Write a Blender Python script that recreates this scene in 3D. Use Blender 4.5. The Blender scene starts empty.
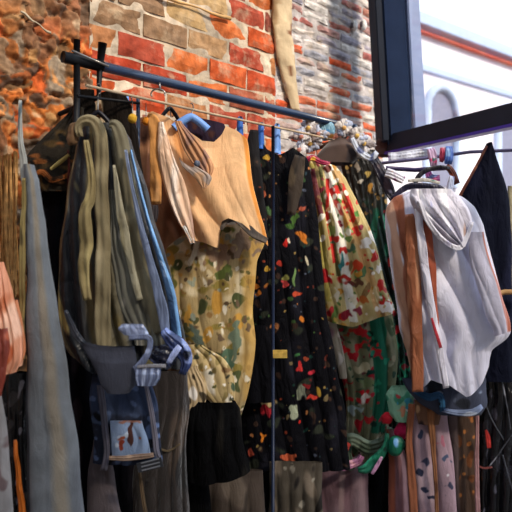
import bpy, math, random
import numpy as np
from mathutils import Vector
S = bpy.context.scene
COL = S.collection
# ---------------------------------------------------------------- camera, light, exposure
EZ = 1.55; F = 600.0
cam = bpy.data.cameras.new('camera'); co = bpy.data.objects.new('camera', cam); COL.objects.link(co)
co.location = (0, 0, EZ); co.rotation_euler = (math.pi/2, 0, 0)
cam.sensor_width = 36; cam.lens = F/512*36; cam.clip_start = .05
cam.dof.use_dof = True; cam.dof.focus_distance = 2.6; cam.dof.aperture_fstop = 2.4
S.camera = co
w = bpy.data.worlds.new('world'); S.world = w; w.use_nodes = True
bg = w.node_tree.nodes['Background']; bg.inputs[0].default_value = (.76, .87, 1.0, 1); bg.inputs[1].default_value = 1.6
sl = bpy.data.lights.new('sun', 'SUN'); so = bpy.data.objects.new('sun', sl); COL.objects.link(so)
sl.energy = 3.6; sl.angle = math.radians(9); sl.color = (1.0, .87, .70)
sd = Vector((.78, -.72, .86))
so.rotation_euler = sd.to_track_quat('Z', 'Y').to_euler(); so.location = (3, -3, 8)
S.view_settings.view_transform = 'Standard'; S.view_settings.look = 'None'
S.view_settings.gamma = 1; S.view_settings.use_curve_mapping = False; S.view_settings.exposure = 0.28

# ---------------------------------------------------------------- helpers
def at(px, py, Y): return np.array([(px-256)/F*Y, Y, EZ-(py-256)/F*Y])
def lin(c):
    c = np.asarray(c, float); return np.where(c <= .04045, c/12.92, ((c+.055)/1.055)**2.4)
def H(h): return np.array([int(h[i:i+2], 16)/255 for i in (0, 2, 4)])
def noise(seed, n=7):
    r = np.random.RandomState(seed); a = r.uniform(0, 2*np.pi, n); f = r.uniform(.6, 2.0, n); p = r.uniform(0, 6.28, n)
    def fn(x, y):
        o = 0
        for i in range(n): o = o+np.sin((x*np.cos(a[i])+y*np.sin(a[i]))*f[i]+p[i]+.8*np.sin(y*f[n-1-i]*.7+p[n-1-i]))
        return o/math.sqrt(n)
    return fn
def tag(o, label, cat, group=None, kind=None):
    o['label'] = label; o['category'] = cat
    if group: o['group'] = group
    if kind: o['kind'] = kind
    return o
def struct(o): o['kind'] = 'structure'; return o
def empty(name, loc, rz=0):
    o = bpy.data.objects.new(name, None); COL.objects.link(o); o.location = loc; o.rotation_euler = (0, 0, rz); o.empty_display_size = .05
    return o
def link(name, verts, faces, mat, parent=None, colors=None, smooth=True, origin=None):
    verts = np.asarray(verts, float)
    if parent is not None: org = np.array(parent['_org'])
    elif origin is not None: org = np.array(origin)
    else: org = (verts.min(0)+verts.max(0))/2
    me = bpy.data.meshes.new(name)
    me.from_pydata((verts-org).tolist(), [], [tuple(int(i) for i in f) for f in faces])
    if colors is not None:
        ca = me.color_attributes.new('Col', 'FLOAT_COLOR', 'POINT')
        c = np.ones((len(verts), 4)); c[:, :3] = lin(np.clip(colors, 0, 1)); ca.data.foreach_set('color', c.ravel())
    if smooth: me.polygons.foreach_set('use_smooth', [True]*len(me.polygons))
    me.materials.append(mat); me.update()
    o = bpy.data.objects.new(name, me); COL.objects.link(o)
    if parent is None: o.location = org
    else: o.parent = parent
    o['_org'] = org.tolist()
    return o
def root(name, org):
    o = empty(name, org); o['_org'] = [float(v) for v in org]; return o

MATS = {}
def mat(name, rough=.85, color=None, bump=.25, bscale=180, metal=0, sheen=0, coat=0, vary=.25, vscale=9, trans=0, alpha=1, spec=.22, wrk=0):
    if name in MATS: return MATS[name]
    m = bpy.data.materials.new(name); m.use_nodes = True; nt = m.node_tree; N = nt.nodes; L = nt.links
    b = N['Principled BSDF']; b.inputs['Roughness'].default_value = rough; b.inputs['Metallic'].default_value = metal
    b.inputs['Sheen Weight'].default_value = sheen; b.inputs['Coat Weight'].default_value = coat; b.inputs['Coat Roughness'].default_value = .15
    b.inputs['Transmission Weight'].default_value = trans; b.inputs['Alpha'].default_value = alpha; b.inputs['Specular IOR Level'].default_value = spec
    tc = N.new('ShaderNodeTexCoord')
    n1 = N.new('ShaderNodeTexNoise'); n1.inputs['Scale'].default_value = vscale; n1.inputs['Detail'].default_value = 6
    L.new(tc.outputs['Object'], n1.inputs['Vector'])
    mr = N.new('ShaderNodeMapRange'); mr.inputs['To Min'].default_value = 1-vary; mr.inputs['To Max'].default_value = 1+vary; mr.inputs['From Min'].default_value = .25; mr.inputs['From Max'].default_value = .75
    L.new(n1.outputs['Fac'], mr.inputs['Value'])
    mx = N.new('ShaderNodeMix'); mx.data_type = 'RGBA'; mx.blend_type = 'MULTIPLY'; mx.inputs[0].default_value = 1
    if color is None:
        at_ = N.new('ShaderNodeAttribute'); at_.attribute_name = 'Col'; L.new(at_.outputs['Color'], mx.inputs[6])
    else: mx.inputs[6].default_value = (*lin(H(color)), 1)
    L.new(mr.outputs[0], mx.inputs[7]); L.new(mx.outputs[2], b.inputs['Base Color'])
    n2 = N.new('ShaderNodeTexNoise'); n2.inputs['Scale'].default_value = bscale; n2.inputs['Detail'].default_value = 4
    L.new(tc.outputs['Object'], n2.inputs['Vector'])
    bu = N.new('ShaderNodeBump'); bu.inputs['Strength'].default_value = bump; bu.inputs['Distance'].default_value = .004
    L.new(n2.outputs['Fac'], bu.inputs['Height']); L.new(bu.outputs[0], b.inputs['Normal'])
    if wrk:
        mp = N.new('ShaderNodeMapping'); mp.inputs['Scale'].default_value = (20, 20, 7); L.new(tc.outputs['Object'], mp.inputs['Vector'])
        n3 = N.new('ShaderNodeTexNoise'); n3.inputs['Scale'].default_value = 1; n3.inputs['Detail'].default_value = 3; n3.inputs['Distortion'].default_value = 1.2
        L.new(mp.outputs[0], n3.inputs['Vector']); b2 = N.new('ShaderNodeBump'); b2.inputs['Strength'].default_value = wrk; b2.inputs['Distance'].default_value = .03
        L.new(n3.outputs['Fac'], b2.inputs['Height']); L.new(b2.outputs[0], bu.inputs['Normal'])
    MATS[name] = m; return m
COTTON = mat('cotton', .9, wrk=.28, sheen=.04)
SATIN = mat('satin', .40, wrk=.6, spec=.35, bump=.1, vary=.15)
GLOSS = mat('gloss', .22, wrk=.7, bump=.5, bscale=40, coat=.5, vary=.2)
DARK = mat('dark_cloth', .85, wrk=.6, bump=.4, spec=.06)
WALLM = mat('masonry', .95, bump=.9, bscale=70, vary=.4, vscale=28)
PIPE = mat('blue_black_paint', .3, '112848', spec=.5, bump=.1, bscale=30, vary=.3, coat=.3)
IRON = mat('black_iron', .5, '0b0c12', bump=.3, bscale=60)
WIRE = mat('hook_wire', .3, '8f8a86', metal=.8, bump=0)

class P:                                                            # a printed fabric, laid out in the cloth's own flat pattern
    def __init__(s, base): s.b = H(base); s.ops = []
    def n(s, c, sx, sy, th=.5, soft=.3, seed=1, a=1):
        f = noise(seed)
        def op(x, y, u, v): return np.clip((f(x/sx, y/sy)-th)/soft, 0, 1)*a, H(c)
        s.ops.append(op); return s
    def spot(s, x0, y0, rx, ry, c, rot=0, wob=.35):
        f = noise(int(x0*7+y0)); cr, sr = math.cos(math.radians(rot)), math.sin(math.radians(rot))
        def op(x, y, u, v):
            m = np.zeros(len(x)); q = np.where((np.abs(x-x0) < 2.6*max(rx, ry)+3) & (np.abs(y-y0) < 2.6*max(rx, ry)+3))[0]
            if len(q) == 0: return m, H(c)
            x = x[q]; y = y[q]; kk = min(rx, ry)*.55; dx = x-x0+kk*f(x/2.6+5, y/3.1); dy = y-y0+kk*f(y/2.7, x/2.4+9); a = (dx*cr+dy*sr)/rx; b = (-dx*sr+dy*cr)/ry
            m[q] = np.clip((1.0-np.sqrt(a*a+b*b)+wob*f(x/3.5, y/3.5)*.5)/.22, 0, 1); return m, H(c)
        s.ops.append(op); return s
    def spots(s, L):
        for q in L: s.spot(*q)
        return s
    def line(s, pts, wd, c, wob=.4):
        xs = [p[0] for p in pts]; ys = [p[1] for p in pts]; f = noise(int(xs[0]*3+ys[0]))
        def op(x, y, u, v):
            cx = np.interp(y, ys, xs); ww = wd*(1+wob*f(x/6, y/8)*.5)
            m = np.clip((ww/2-np.abs(x-cx))/1.0+.5, 0, 1)
            return m*(y > ys[0]-1)*(y < ys[-1]+1), H(c)
        s.ops.append(op); return s
    def bandu(s, u0, u1, c, soft=.02, seed=3, wv=0):
        f = noise(seed)
        def op(x, y, u, v):
            uu = u+wv*f(x/20, y/20); return np.clip((uu-u0)/soft+.5, 0, 1)*np.clip((u1-uu)/soft+.5, 0, 1), H(c)
        s.ops.append(op); return s
    def bandv(s, y0, y1, c, soft=3, wv=2, seed=4):
        f = noise(seed)
        def op(x, y, u, v):
            yy = y+wv*f(x/6, y/15); return np.clip((yy-y0)/soft+.5, 0, 1)*np.clip((y1-yy)/soft+.5, 0, 1), H(c)
        s.ops.append(op); return s
    def rand(s, n, box, pal, r0, r1, seed=1, asp=1.4):
        r = random.Random(seed)
        for i in range(n):
            rr = r.uniform(r0, r1); s.spot(r.uniform(box[0], box[2]), r.uniform(box[1], box[3]), rr, rr*r.uniform(1/asp, asp), r.choice(pal), r.uniform(0, 180), .8)
        return s
    def __call__(s, x, y, u, v):
        c = np.tile(s.b, (len(x), 1))
        for op in s.ops:
            m, k = op(x, y, u, v); q = np.where(m > 0)[0]; w_ = m[q, None]; c[q] = c[q]*(1-w_)+k*w_
        return c

def smooth_interp(y, ys, vs):
    t = np.interp(y, ys, np.arange(len(ys))); i = np.clip(t.astype(int), 0, len(ys)-2); f = t-i; vs = np.asarray(vs, float)
    p0 = vs[np.clip(i-1, 0, None)]; p1 = vs[i]; p2 = vs[i+1]; p3 = vs[np.clip(i+2, None, len(vs)-1)]
    return .5*((2*p1)+(-p0+p2)*f+(2*p0-5*p1+4*p2-p3)*f**2+(-p0+3*p1-3*p2+p3)*f**3)

def cloth(name, Y, rows, print_, m=COTTON, parent=None, th=.03, nf=5, fa=.010, top=None, topb=None, bot=None, slope=0, seed=1, wr=.004, dens=1.0, edge=1.0):
    """a hanging hollow garment: closed folded tube; rows = (y, left, right) of its outline as it hangs at distance Y"""
    ys = [r[0] for r in rows]; x0 = min(r[1] for r in rows); x1 = max(r[2] for r in rows); xc = (x0+x1)/2
    nu = max(10, int((x1-x0)*1.0*dens)); nv = max(10, int((ys[-1]-ys[0])*.8*dens))
    s = np.linspace(0, 1, nu); v = np.linspace(0, 1, nv)
    f1, f2, f3 = noise(seed), noise(seed+50), noise(seed+90)
    out = []; colors = []
    for side in (0, 1):
        ss, vv = np.meshgrid(s, v)
        tp = top if side == 0 else (topb if topb is not None else top)
        ty = ys[0]+(np.interp(ss, [p[0] for p in tp], [p[1] for p in tp]) if tp else 0)
        by = ys[-1]+(np.interp(ss, [p[0] for p in bot], [p[1] for p in bot]) if bot else 0)
        py = ty+(by-ty)*vv
        xl = smooth_interp(py, ys, [r[1] for r in rows]); xr = smooth_interp(py, ys, [r[2] for r in rows])
        xl = xl+edge*f1(py/14, 0*py); xr = xr+edge*f1(py/14, 0*py+9)
        e = .5-.5*np.cos(ss*np.pi); e = .6*ss+.4*e
        px = xl+(xr-xl)*e
        prof = np.sqrt(np.clip(1-(2*ss-1)**2, 0, 1))
        vr = np.clip(vv*3, .25, 1)
        am = np.clip(.55+.45*f3(ss*2.2+3, vv*1.6), .15, 1.4); am2 = np.clip(.3+.6*f2(ss*3+7, vv*2.1), 0, 1.2)
        w1 = np.sin(2*np.pi*nf*.62*ss+2.3*f2(ss*1.6, vv*1.3)+seed); fold = fa*.95*vr*am*(1-2*np.abs(w1)**.8)
        fold = fold+fa*.42*vr*am2*np.sin(2*np.pi*nf*1.35*ss+2.6*f3(ss*2, vv*1.7)+seed*2)
        fold = fold+wr*.6*f2(px/16, py/20)+wr*.40*f3(px/7+py/14, py/11)
        d = Y+(px-xc)/F*Y*slope
        dd = d+(-1 if side == 0 else 1)*th*prof*(.45+.55*vr)+fold*(.3+.7*prof)
        X = (px-256)/F*d; Z = EZ-(py-256)/F*d
        out.append(np.stack([X, dd, Z], -1).reshape(-1, 3))
        colors.append(print_(px.ravel(), py.ravel(), ss.ravel(), vv.ravel()))
    V = np.concatenate(out); Cc = np.concatenate(colors); n = nu*nv; fs = []
    i = np.arange(nv-1)[:, None]*nu+np.arange(nu-1)[None]; i = i.ravel()
    fr = np.stack([i, i+1, i+nu+1, i+nu], 1)[:, ::-1]; bk = np.stack([i, i+1, i+nu+1, i+nu], 1)+n
    j = np.arange(nv-1)*nu; l = np.stack([j, j+nu, j+nu+n, j+n], 1)[:, ::-1]; j = j+nu-1; r = np.stack([j, j+nu, j+nu+n, j+n], 1)
    fs = np.concatenate([fr, bk, l, r])
    return link(name, V, fs, m, parent, Cc)

def strip(name, Y, path, print_, m=COTTON, parent=None, th=.012, nf=2, fa=.003, seed=1, cap=True):
    """a sleeve, strap or band: flattened tube along a bent centre line; path = (x, y, width[, depth offset])"""
    pts = np.array([(p[0], p[1], p[2], p[3] if len(p) > 3 else 0) for p in path], float)
    seg = np.concatenate([[0], np.cumsum(np.hypot(np.diff(pts[:, 0]), np.diff(pts[:, 1])))])
    nv = max(8, int(seg[-1]*.8)); tt = np.linspace(0, seg[-1], nv)
    q = np.stack([smooth_interp(tt, seg, pts[:, k]) for k in range(4)], 1)
    dx = np.gradient(q[:, 0]); dy = np.gradient(q[:, 1]); l = np.hypot(dx, dy)+1e-9; nx, ny = -dy/l, dx/l
    th = th*.6; nu = 32; a = np.linspace(0, 2*np.pi, nu, endpoint=False)
    f = noise(seed); uu = .5+.5*np.cos(a)
    A, T = np.meshgrid(a, np.arange(nv)); W = q[T, 2]/2*(1+.09*f(T/14., A)+.05*f(T/5., A*1.5))
    px = q[T, 0]+nx[T]*W*np.cos(A); py = q[T, 1]+ny[T]*W*np.cos(A)
    U = .5+.5*np.cos(A)
    endf = np.clip(np.minimum(T, nv-1-T)/3.0, .2, 1) if cap else 1
    d = Y+q[T, 3]
    dd = d-np.sign(np.sin(A))*np.abs(np.sin(A))**.6*th*endf+fa*.45*np.sin(2*np.pi*nf*U+f(T/25., U)*2)+(fa*.8+.0015)*f(px/5, py/9)
    V = np.stack([(px-256)/F*d, dd, EZ-(py-256)/F*d], -1).reshape(-1, 3)
    c = print_(px.ravel(), py.ravel(), U.ravel(), (T/nv).ravel())
    i = (np.arange(nv-1)[:, None]*nu+np.arange(nu)[None]); k = (np.arange(nv-1)[:, None]*nu+(np.arange(nu)[None]+1) % nu)
    fs = np.stack([i.ravel(), k.ravel(), (k+nu).ravel(), (i+nu).ravel()], 1).tolist()
    fs.append(list(range(nu))[::-1]); fs.append(list(range((nv-1)*nu, nv*nu)))
    return link(name, V, fs, m, parent, c)

def tube_geo(pts, r, n=14, closed=False):
    pts = [Vector(p) for p in pts]; V = []; Fc = []; up = Vector((.13, .31, .94))
    for i, p in enumerate(pts):
        t = (pts[min(i+1, len(pts)-1)]-pts[max(i-1, 0)]).normalized()
        u = t.cross(up);
        if u.length < .05: u = t.cross(Vector((1, 0, 0)))
        u.normalize(); v_ = t.cross(u)
        rr = r[i] if isinstance(r, (list, tuple)) else r
        for k in range(n):
            a = 2*math.pi*k/n; V.append(p+u*math.cos(a)*rr+v_*math.sin(a)*rr)
    for i in range(len(pts)-1):
        for k in range(n): Fc.append((i*n+k, i*n+(k+1) % n, (i+1)*n+(k+1) % n, (i+1)*n+k))
    Fc.append(tuple(range(n))); Fc.append(tuple(range((len(pts)-1)*n, len(pts)*n))[::-1])
    return [tuple(v) for v in V], Fc
def tube(name, pts, r, m, parent=None, n=14):
    V, Fc = tube_geo(pts, r, n); return link(name, V, Fc, m, parent)
def box(name, c, half, m, parent=None, ax=(1, 0, 0), ay=(0, 1, 0), az=(0, 0, 1), bev=.1, colors=None):
    ax, ay, az = (np.array(a, float)/np.linalg.norm(a) for a in (ax, ay, az)); c = np.array(c, float)
    hx, hy, hz = half; b = min(half)*bev; V = []; k = 0
    import itertools, bmesh
    bm = bmesh.new(); bmesh.ops.create_cube(bm, size=2)
    for v in bm.verts: v.co = Vector((v.co.x*hx, v.co.y*hy, v.co.z*hz))
    bmesh.ops.bevel(bm, geom=list(bm.edges), offset=b, segments=2, affect='EDGES')
    bm.verts.index_update()
    if np.dot(np.cross(ax, ay), az) < 0: bmesh.ops.reverse_faces(bm, faces=list(bm.faces))
    V = [c+ax*v.co.x+ay*v.co.y+az*v.co.z for v in bm.verts]; Fc = [[v.index for v in f.verts] for f in bm.faces]; bm.free()
    col = np.tile(H(colors), (len(V), 1)) if colors else None
    return link(name, V, Fc, m, parent, col, smooth=False)
def blob(name, c, rad, color, m=COTTON, parent=None, seed=1, amp=.12, fr=3, n=24, print_=None):
    f, g = noise(seed), noise(seed+7); V = []; Fc = []
    for i in range(n+1):
        for j in range(2*n):
            a = math.pi*i/n; b = math.pi*j/n
            d = np.array([math.sin(a)*math.cos(b), math.sin(a)*math.sin(b), math.cos(a)])
            k = 1+amp*math.sin(a)*float(f(d[0]*fr+d[1]*2, d[2]*fr)+.5*g(d[1]*fr*2, d[2]*fr*2+d[0]))
            V.append(np.array(c)+d*np.array(rad)*k)
    for i in range(n):
        for j in range(2*n): Fc.append((i*2*n+j, (i+1)*2*n+j, (i+1)*2*n+(j+1) % (2*n), i*2*n+(j+1) % (2*n)))
    V = np.array(V)
    px = 256+V[:, 0]/V[:, 1]*F; py = 256-(V[:, 2]-EZ)/V[:, 1]*F
    col = print_(px, py, px*0, py*0) if print_ else np.tile(H(color), (len(V), 1))
    return link(name, V, Fc, m, parent, col)

# ---------------------------------------------------------------- the line of the wall and of the rail
R0 = at(68, 58, 2.20); R1 = at(352, 128, 3.403)
D = np.array([R1[0]-R0[0], R1[1]-R0[1], 0]); RL = np.linalg.norm(D); D /= RL
NW = np.array([D[1], -D[0], 0])                                     # out of the wall, towards the street
def rail(t, z=None, out=0): p = R0+D*t+NW*out; return np.array([p[0], p[1], R0[2] if z is None else z])
def rt(px):                                                         # distance along the rail where it passes behind px
    k = (px-256)/F; return (k*R0[1]-R0[0])/(D[0]-k*D[1])
def RY(px): return R0[1]+D[1]*rt(px)
WOFF = -.34
def wallp(t, z, out=0): p = R0+D*t+NW*(WOFF+out); return np.array([p[0], p[1], z])
def wt(px):
    k = (px-256)/F; b = R0+NW*WOFF; return (k*b[1]-b[0])/(D[0]-k*D[1])
def wz(px, py): return EZ-(py-256)/F*wallp(wt(px), 0)[1]

# ---------------------------------------------------------------- structure: ground, brick wall, rubble wall, far street
pav = mat('paving', .9, '6d6862', bump=.6, bscale=12, vary=.2, vscale=3)
g = box('floor', (0, 9, -.05), (24, 24, .05), pav, bev=.01); struct(g)

rs = random.Random(5)
def brick_wall():
    V = []; Fc = []; C = []
    t0, t1 = wt(88), wt(382)
    def bx(ta, tb, za, zb, out, c, rough=.004):
        nt_, nz = 7, 4; base = len(V); f = noise(rs.randint(0, 9999), 4)
        for iz in range(nz):
            for it in range(nt_):
                u = it/(nt_-1); v = iz/(nz-1)
                ed = 0 if 0 < it < nt_-1 and 0 < iz < nz-1 else -.007
                t = ta+(tb-ta)*u+.0025*f(v*5, u*3); z = za+(zb-za)*v+.0025*f(u*9, v*2)
                V.append(wallp(t, z, out+ed+rough*float(f(u*6, v*4)))); C.append(np.clip(c+.06*rs.uniform(-1, 1), 0, 1))
        for iz in range(nz-1):
            for it in range(nt_-1):
                a = base+iz*nt_+it; Fc.append((a, a+1, a+nt_+1, a+nt_))
        ring = [base+i for i in range(nt_)]+[base+(k+1)*nt_-1 for k in range(1, nz)]+[base+(nz-1)*nt_+i for i in range(nt_-2, -1, -1)]+[base+k*nt_ for k in range(nz-2, 0, -1)]
        rb = len(V)
        for q in ring: V.append(V[q]-NW*.02); C.append(C[q])
        for k in range(len(ring)):
            k2 = (k+1) % len(ring); Fc.append((ring[k2], ring[k], rb+k, rb+k2))
    tm = wt(274); ch = .118; z = -.02; row = 0
    f = noise(77); f2 = noise(78)
    while z < 3.9:
        for reg in (0, 1):
            a, b_ = (t0, tm) if reg == 0 else (tm, t1)
            bl = .27 if reg == 0 else .24; hh = ch if reg == 0 else ch*.5
            for sub in range(1 if reg == 0 else 2):
                t = a-(bl/2 if (row+sub) % 2 else 0)
                while t < b_:
                    ta, tb = max(t+.008, a), min(t+bl-.008, b_-.004)
                    if tb-ta > .02:
                        zz = z+sub*hh; k = rs.random(); hi = float(f(t*3, zz*3))
                        if reg == 0:
                            pal = ['b04626', 'bc542a', '9e3a22', 'bc6434', '94503a', 'a87048', '824234', 'b8522a', '9e4430']
                            if t < wt(190) and zz > wz(150, 60): pal = ['8c6d52', 'a07d5a', 'b07a4c', '7a5a4c', 'a86440', 'b8986c']
                            elif zz > wz(230, 40): pal += ['a8302a', 'b23828']
                        else:
                            pal = ['c8542e', 'b85a40', 'c46040', 'b4aaa6', '9a9aa4', 'ccc2ba', 'b86a50', 'c86c4c', 'a8908a']
                            if zz > wz(320, 60): pal = ['a0605a', '948c96', 'a8807a', 'd0cac6', 'a8685c', '9894a0', 'c4b8b0', 'd4ccc8']
                        bx(ta, tb, zz+.007, zz+hh-.007, .019+rs.uniform(-.003, .004), H(rs.choice(pal)))
                    t += bl
        z += ch; row += 1
    # mortar bed behind the bricks
    nt_, nz = 130, 220; base = len(V); fm = noise(31)
    for iz in range(nz):
        for it in range(nt_):
            t = t0+(t1-t0)*it/(nt_-1); z = -.02+3.95*iz/(nz-1)
            V.append(wallp(t, z, .011+.003*float(fm(t*40, z*40))))
            C.append(H('d2bfa8')*(.92+.08*float(fm(t*9, z*7)))if t < tm else H('b8b0ae'))
    for iz in range(nz-1):
        for it in range(nt_-1):
            a = base+iz*nt_+it; Fc.append((a, a+1, a+nt_+1, a+nt_))
    # back and end of the wall
    b0 = len(V)
    for t in (t0, t1):
        for z in (-.02, 3.93):
            for o_ in (.004, -.3): V.append(wallp(t, z, o_)); C.append(H('8a7466'))
    Fc.extend([(b0+4, b0+5, b0+7, b0+6), (b0+1, b0+3, b0+7, b0+5), (b0+2, b0+3, b0+7, b0+6)])
    m = mat('old_brick', .92, bump=.9, bscale=60, vary=.45, vscale=22)
    nt = m.node_tree; N = nt.nodes; L = nt.links; b = N['Principled BSDF']
    src = b.inputs['Base Color'].links[0].from_socket
    tc = N.new('ShaderNodeTexCoord'); nn = N.new('ShaderNodeTexNoise'); nn.inputs['Scale'].default_value = 7; nn.inputs['Detail'].default_value = 9; nn.inputs['Roughness'].default_value = .7
    L.new(tc.outputs['Object'], nn.inputs['Vector'])
    rp = N.new('ShaderNodeValToRGB'); rp.color_ramp.elements[0].position = .52; rp.color_ramp.elements[1].position = .66; L.new(nn.outputs['Fac'], rp.inputs[0])
    at_ = N.new('ShaderNodeMath'); at_.operation = 'MULTIPLY'; at_.inputs[1].default_value = .62; L.new(rp.outputs[0], at_.inputs[0])
    mx = N.new('ShaderNodeMix'); mx.data_type = 'RGBA'; L.new(at_.outputs[0], mx.inputs[0]); L.new(src, mx.inputs[6]); mx.inputs[7].default_value = (*lin(H('c0a98c')), 1)
    L.new(mx.outputs[2], b.inputs['Base Color'])
    return struct(link('wall_brick', V, Fc, m, colors=np.array(C), smooth=False))
brick_wall()

def rubble_wall():
    r = np.random.RandomState(3); t0, t1 = -1.25, wt(90); z1 = 3.7
    nt_, nz = 250, 560; T, Z = np.meshgrid(np.linspace(t0, t1, nt_), np.linspace(-.02, z1, nz))
    f1, f2, f3 = noise(11), noise(12), noise(13)
    Tw = T+.03*f1(T*16, Z*16)+.012*f2(T*50, Z*50); Zw = Z+.03*f2(T*16, Z*16)+.012*f1(T*50, Z*50)
    ang = .75; A = Tw*math.cos(ang)+Zw*math.sin(ang); B = (-Tw*math.sin(ang)+Zw*math.cos(ang))*1.0
    n = 1400; cx = r.uniform(-2, 4, n); cy = r.uniform(-2, 4, n)
    pts = np.stack([r.uniform(t0-.1, t1+.1, n), r.uniform(-.1, z1+.1, n)], 1)
    best = np.full(T.shape, 9.); sec = np.full(T.shape, 9.); idx = np.zeros(T.shape, int)
    for i in range(n):
        dt = Tw-pts[i, 0]; dz = Zw-pts[i, 1]; th = r.uniform(0, 3.14); e = r.uniform(1, 2.2)
        a = dt*math.cos(th)+dz*math.sin(th); b = (-dt*math.sin(th)+dz*math.cos(th))*e
        d = a*a+b*b; m = d < best; sec = np.where(m, best, np.minimum(sec, d)); best = np.where(m, d, best); idx = np.where(m, i, idx)
    edge = np.sqrt(sec)-np.sqrt(best); h = np.clip(edge/.02, 0, 1)
    tilt = r.uniform(-1, 1, (n, 2))*.35
    disp = .014*h+.007*f3(T*38, Z*38)+.005*f1(T*80, Z*90)+((Tw-pts[idx, 0])*tilt[idx, 0]+(Zw-pts[idx, 1])*tilt[idx, 1])*.6
    pal = np.array([H(c) for c in ['a3602f', '8a4a26', 'b8692e', 'c4733a', '7d5236', '6b4a38', '8f7258', '94816c', 'b98a58', 'c05a2a', '5a4234', '9c5a30', '7a5a3c', 'd08a52']])
    C = pal[r.randint(0, len(pal), n)][idx]
    st = [noise(60+k) for k in range(4)]
    for k, (c_, sx, sy, th_) in enumerate((('c4682c', 26, 60, .5), ('6a4834', 30, 80, .8), ('d08c50', 50, 120, 1.0), ('8a7460', 60, 90, 1.1))):
        mk = np.clip((st[k](Tw*sx+Zw*sx*.7, (Zw*.8-Tw)*sy*.35)-th_)/.4, 0, 1)[..., None]; C = C*(1-mk*.8)+H(c_)*mk*.8
    up = np.clip((Z-wz(40, 45))/.12+.4*f1(T*8, Z*8), 0, 1)[..., None]                  # the greyer stones at the top
    C = C*(1-up*.65)+H('7b6350')*up*.65
    C = C*(.75+.25*h[..., None])+H('6a5040')*(.25*(1-h[..., None]))
    vein = np.clip((f2(T*34+Z*10, Z*38)-1.15)/.3, 0, 1)[..., None]; C = C*(1-vein*.6)+H('c9b79c')*vein*.6
    base = R0+NW*WOFF
    V = np.stack([base[0]+D[0]*T+NW[0]*(.0+disp), base[1]+D[1]*T+NW[1]*(.0+disp), Z], -1).reshape(-1, 3)
    C = C.reshape(-1, 3)
    i = (np.arange(nz-1)[:, None]*nt_+np.arange(nt_-1)[None]).ravel(); Fc = np.stack([i, i+1, i+nt_+1, i+nt_], 1).tolist()
    b0 = len(V); ex = []
    for t in (t0, t1):
        for z in (-.02, z1):
            ex.append(wallp(t, z, -.3)); ex.append(wallp(t, z, .0))
    V = np.concatenate([V, np.array(ex)]); C = np.concatenate([C, np.tile(H('5a4234'), (8, 1))])
    Fc += [(b0, b0+2, b0+6, b0+4), (b0+2, b0+3, b0+7, b0+6), (b0, b0+1, b0+3, b0+2)]
    m = mat('rubble', .9, bump=1.0, bscale=45, vary=.5, vscale=30)
    return struct(link('wall_rubble', V, Fc, m, colors=C, smooth=True))
rubble_wall()

# weathered timber post fixed up the wall, and a split lath above it
def timber():
    path = [(276, -70, 22), (277, 0, 21), (278, 30, 20), (281, 60, 17), (286, 85, 13), (291, 112, 8)]
    f = noise(41); V = []; C = []; n = 12; k = 0; L = []
    ys = np.linspace(-70, 112, 90); xs = np.interp(ys, [p[1] for p in path], [p[0] for p in path]); ws = np.interp(ys, [p[1] for p in path], [p[2] for p in path])
    for y, x, w_ in zip(ys, xs, ws):
        z = wz(x, y)
        for j in range(n):
            a = 2*math.pi*j/n; u = math.cos(a)
            px = x+u*w_/2*(1+.12*float(f(y/15, j)))
            V.append(wallp(wt(px), z, .035+.022*math.sin(a)+.004*float(f(y/4, j*2))))
            c = H('cdb592') if float(f(px/2.2, y/35)) < .8 else H('a88a66')
            if float(f(px/3, y/11+5)) > 1.2: c = H('7c4c30')
            if float(f(px/4+8, y/13)) > 1.1: c = H('d9cdb8')
            C.append(c)
    Fc = [(i*n+j, i*n+(j+1) % n, (i+1)*n+(j+1) % n, (i+1)*n+j) for i in range(len(ys)-1) for j in range(n)]
    Fc += [tuple(range(n)), tuple(range(len(V)-n, len(V)))]
    o = link('timber_post', V, Fc, mat('weathered_wood', .85, bump=.9, bscale=50, vary=.3), colors=np.array(C))
    tag(o, 'pale weathered timber strip running up the brick wall, tapering at its foot', 'timber')
timber()
def wall_bar(name, a, b, r, c, label, cat):
    pa = wallp(wt(a[0]), wz(*a), .035); pb = wallp(wt(b[0]), wz(*b), .035)
    pts = [pa+(pb-pa)*k/8+np.array([0, 0, .004*math.sin(k*1.7)]) for k in range(9)]
    tag(tube(name, pts, [r*(.7+.3*math.sin(k)) for k in range(9)], mat('lath_'+name+c, .85, c, bump=.8, bscale=50), n=8), label, cat)
wall_bar('wooden_lath', (140, -8), (226, 21), .011, 'c8a06c', 'thin cream wooden lath slanting across the top of the brick wall', 'wood')
wall_bar('twig', (17, 14), (47, 36), .006, 'b8a890', 'pale twig caught on the rubble wall at upper left', 'twig')
for (px, py, lb) in ((351, 27, 'left of the two small white porcelain knobs high on the whitewashed bricks'), (360, 26, 'right of the two small white porcelain knobs high on the whitewashed bricks')):
    t, z = wt(px), wz(px, py); p = wallp(t, z, .028)
    r_ = root('wall_knob', p)
    blob('knob', p+NW*.0, (.022, .02, .038), 'e4e2de', SATIN, r_, seed=px, amp=.05)
    tube('collar', [wallp(t, z, .005), wallp(t, z, .035)], .027, mat('knob_collar', .7, '6a6468'), r_)
    tag(r_, lb, 'knob', 'white knobs on the wall')

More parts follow.
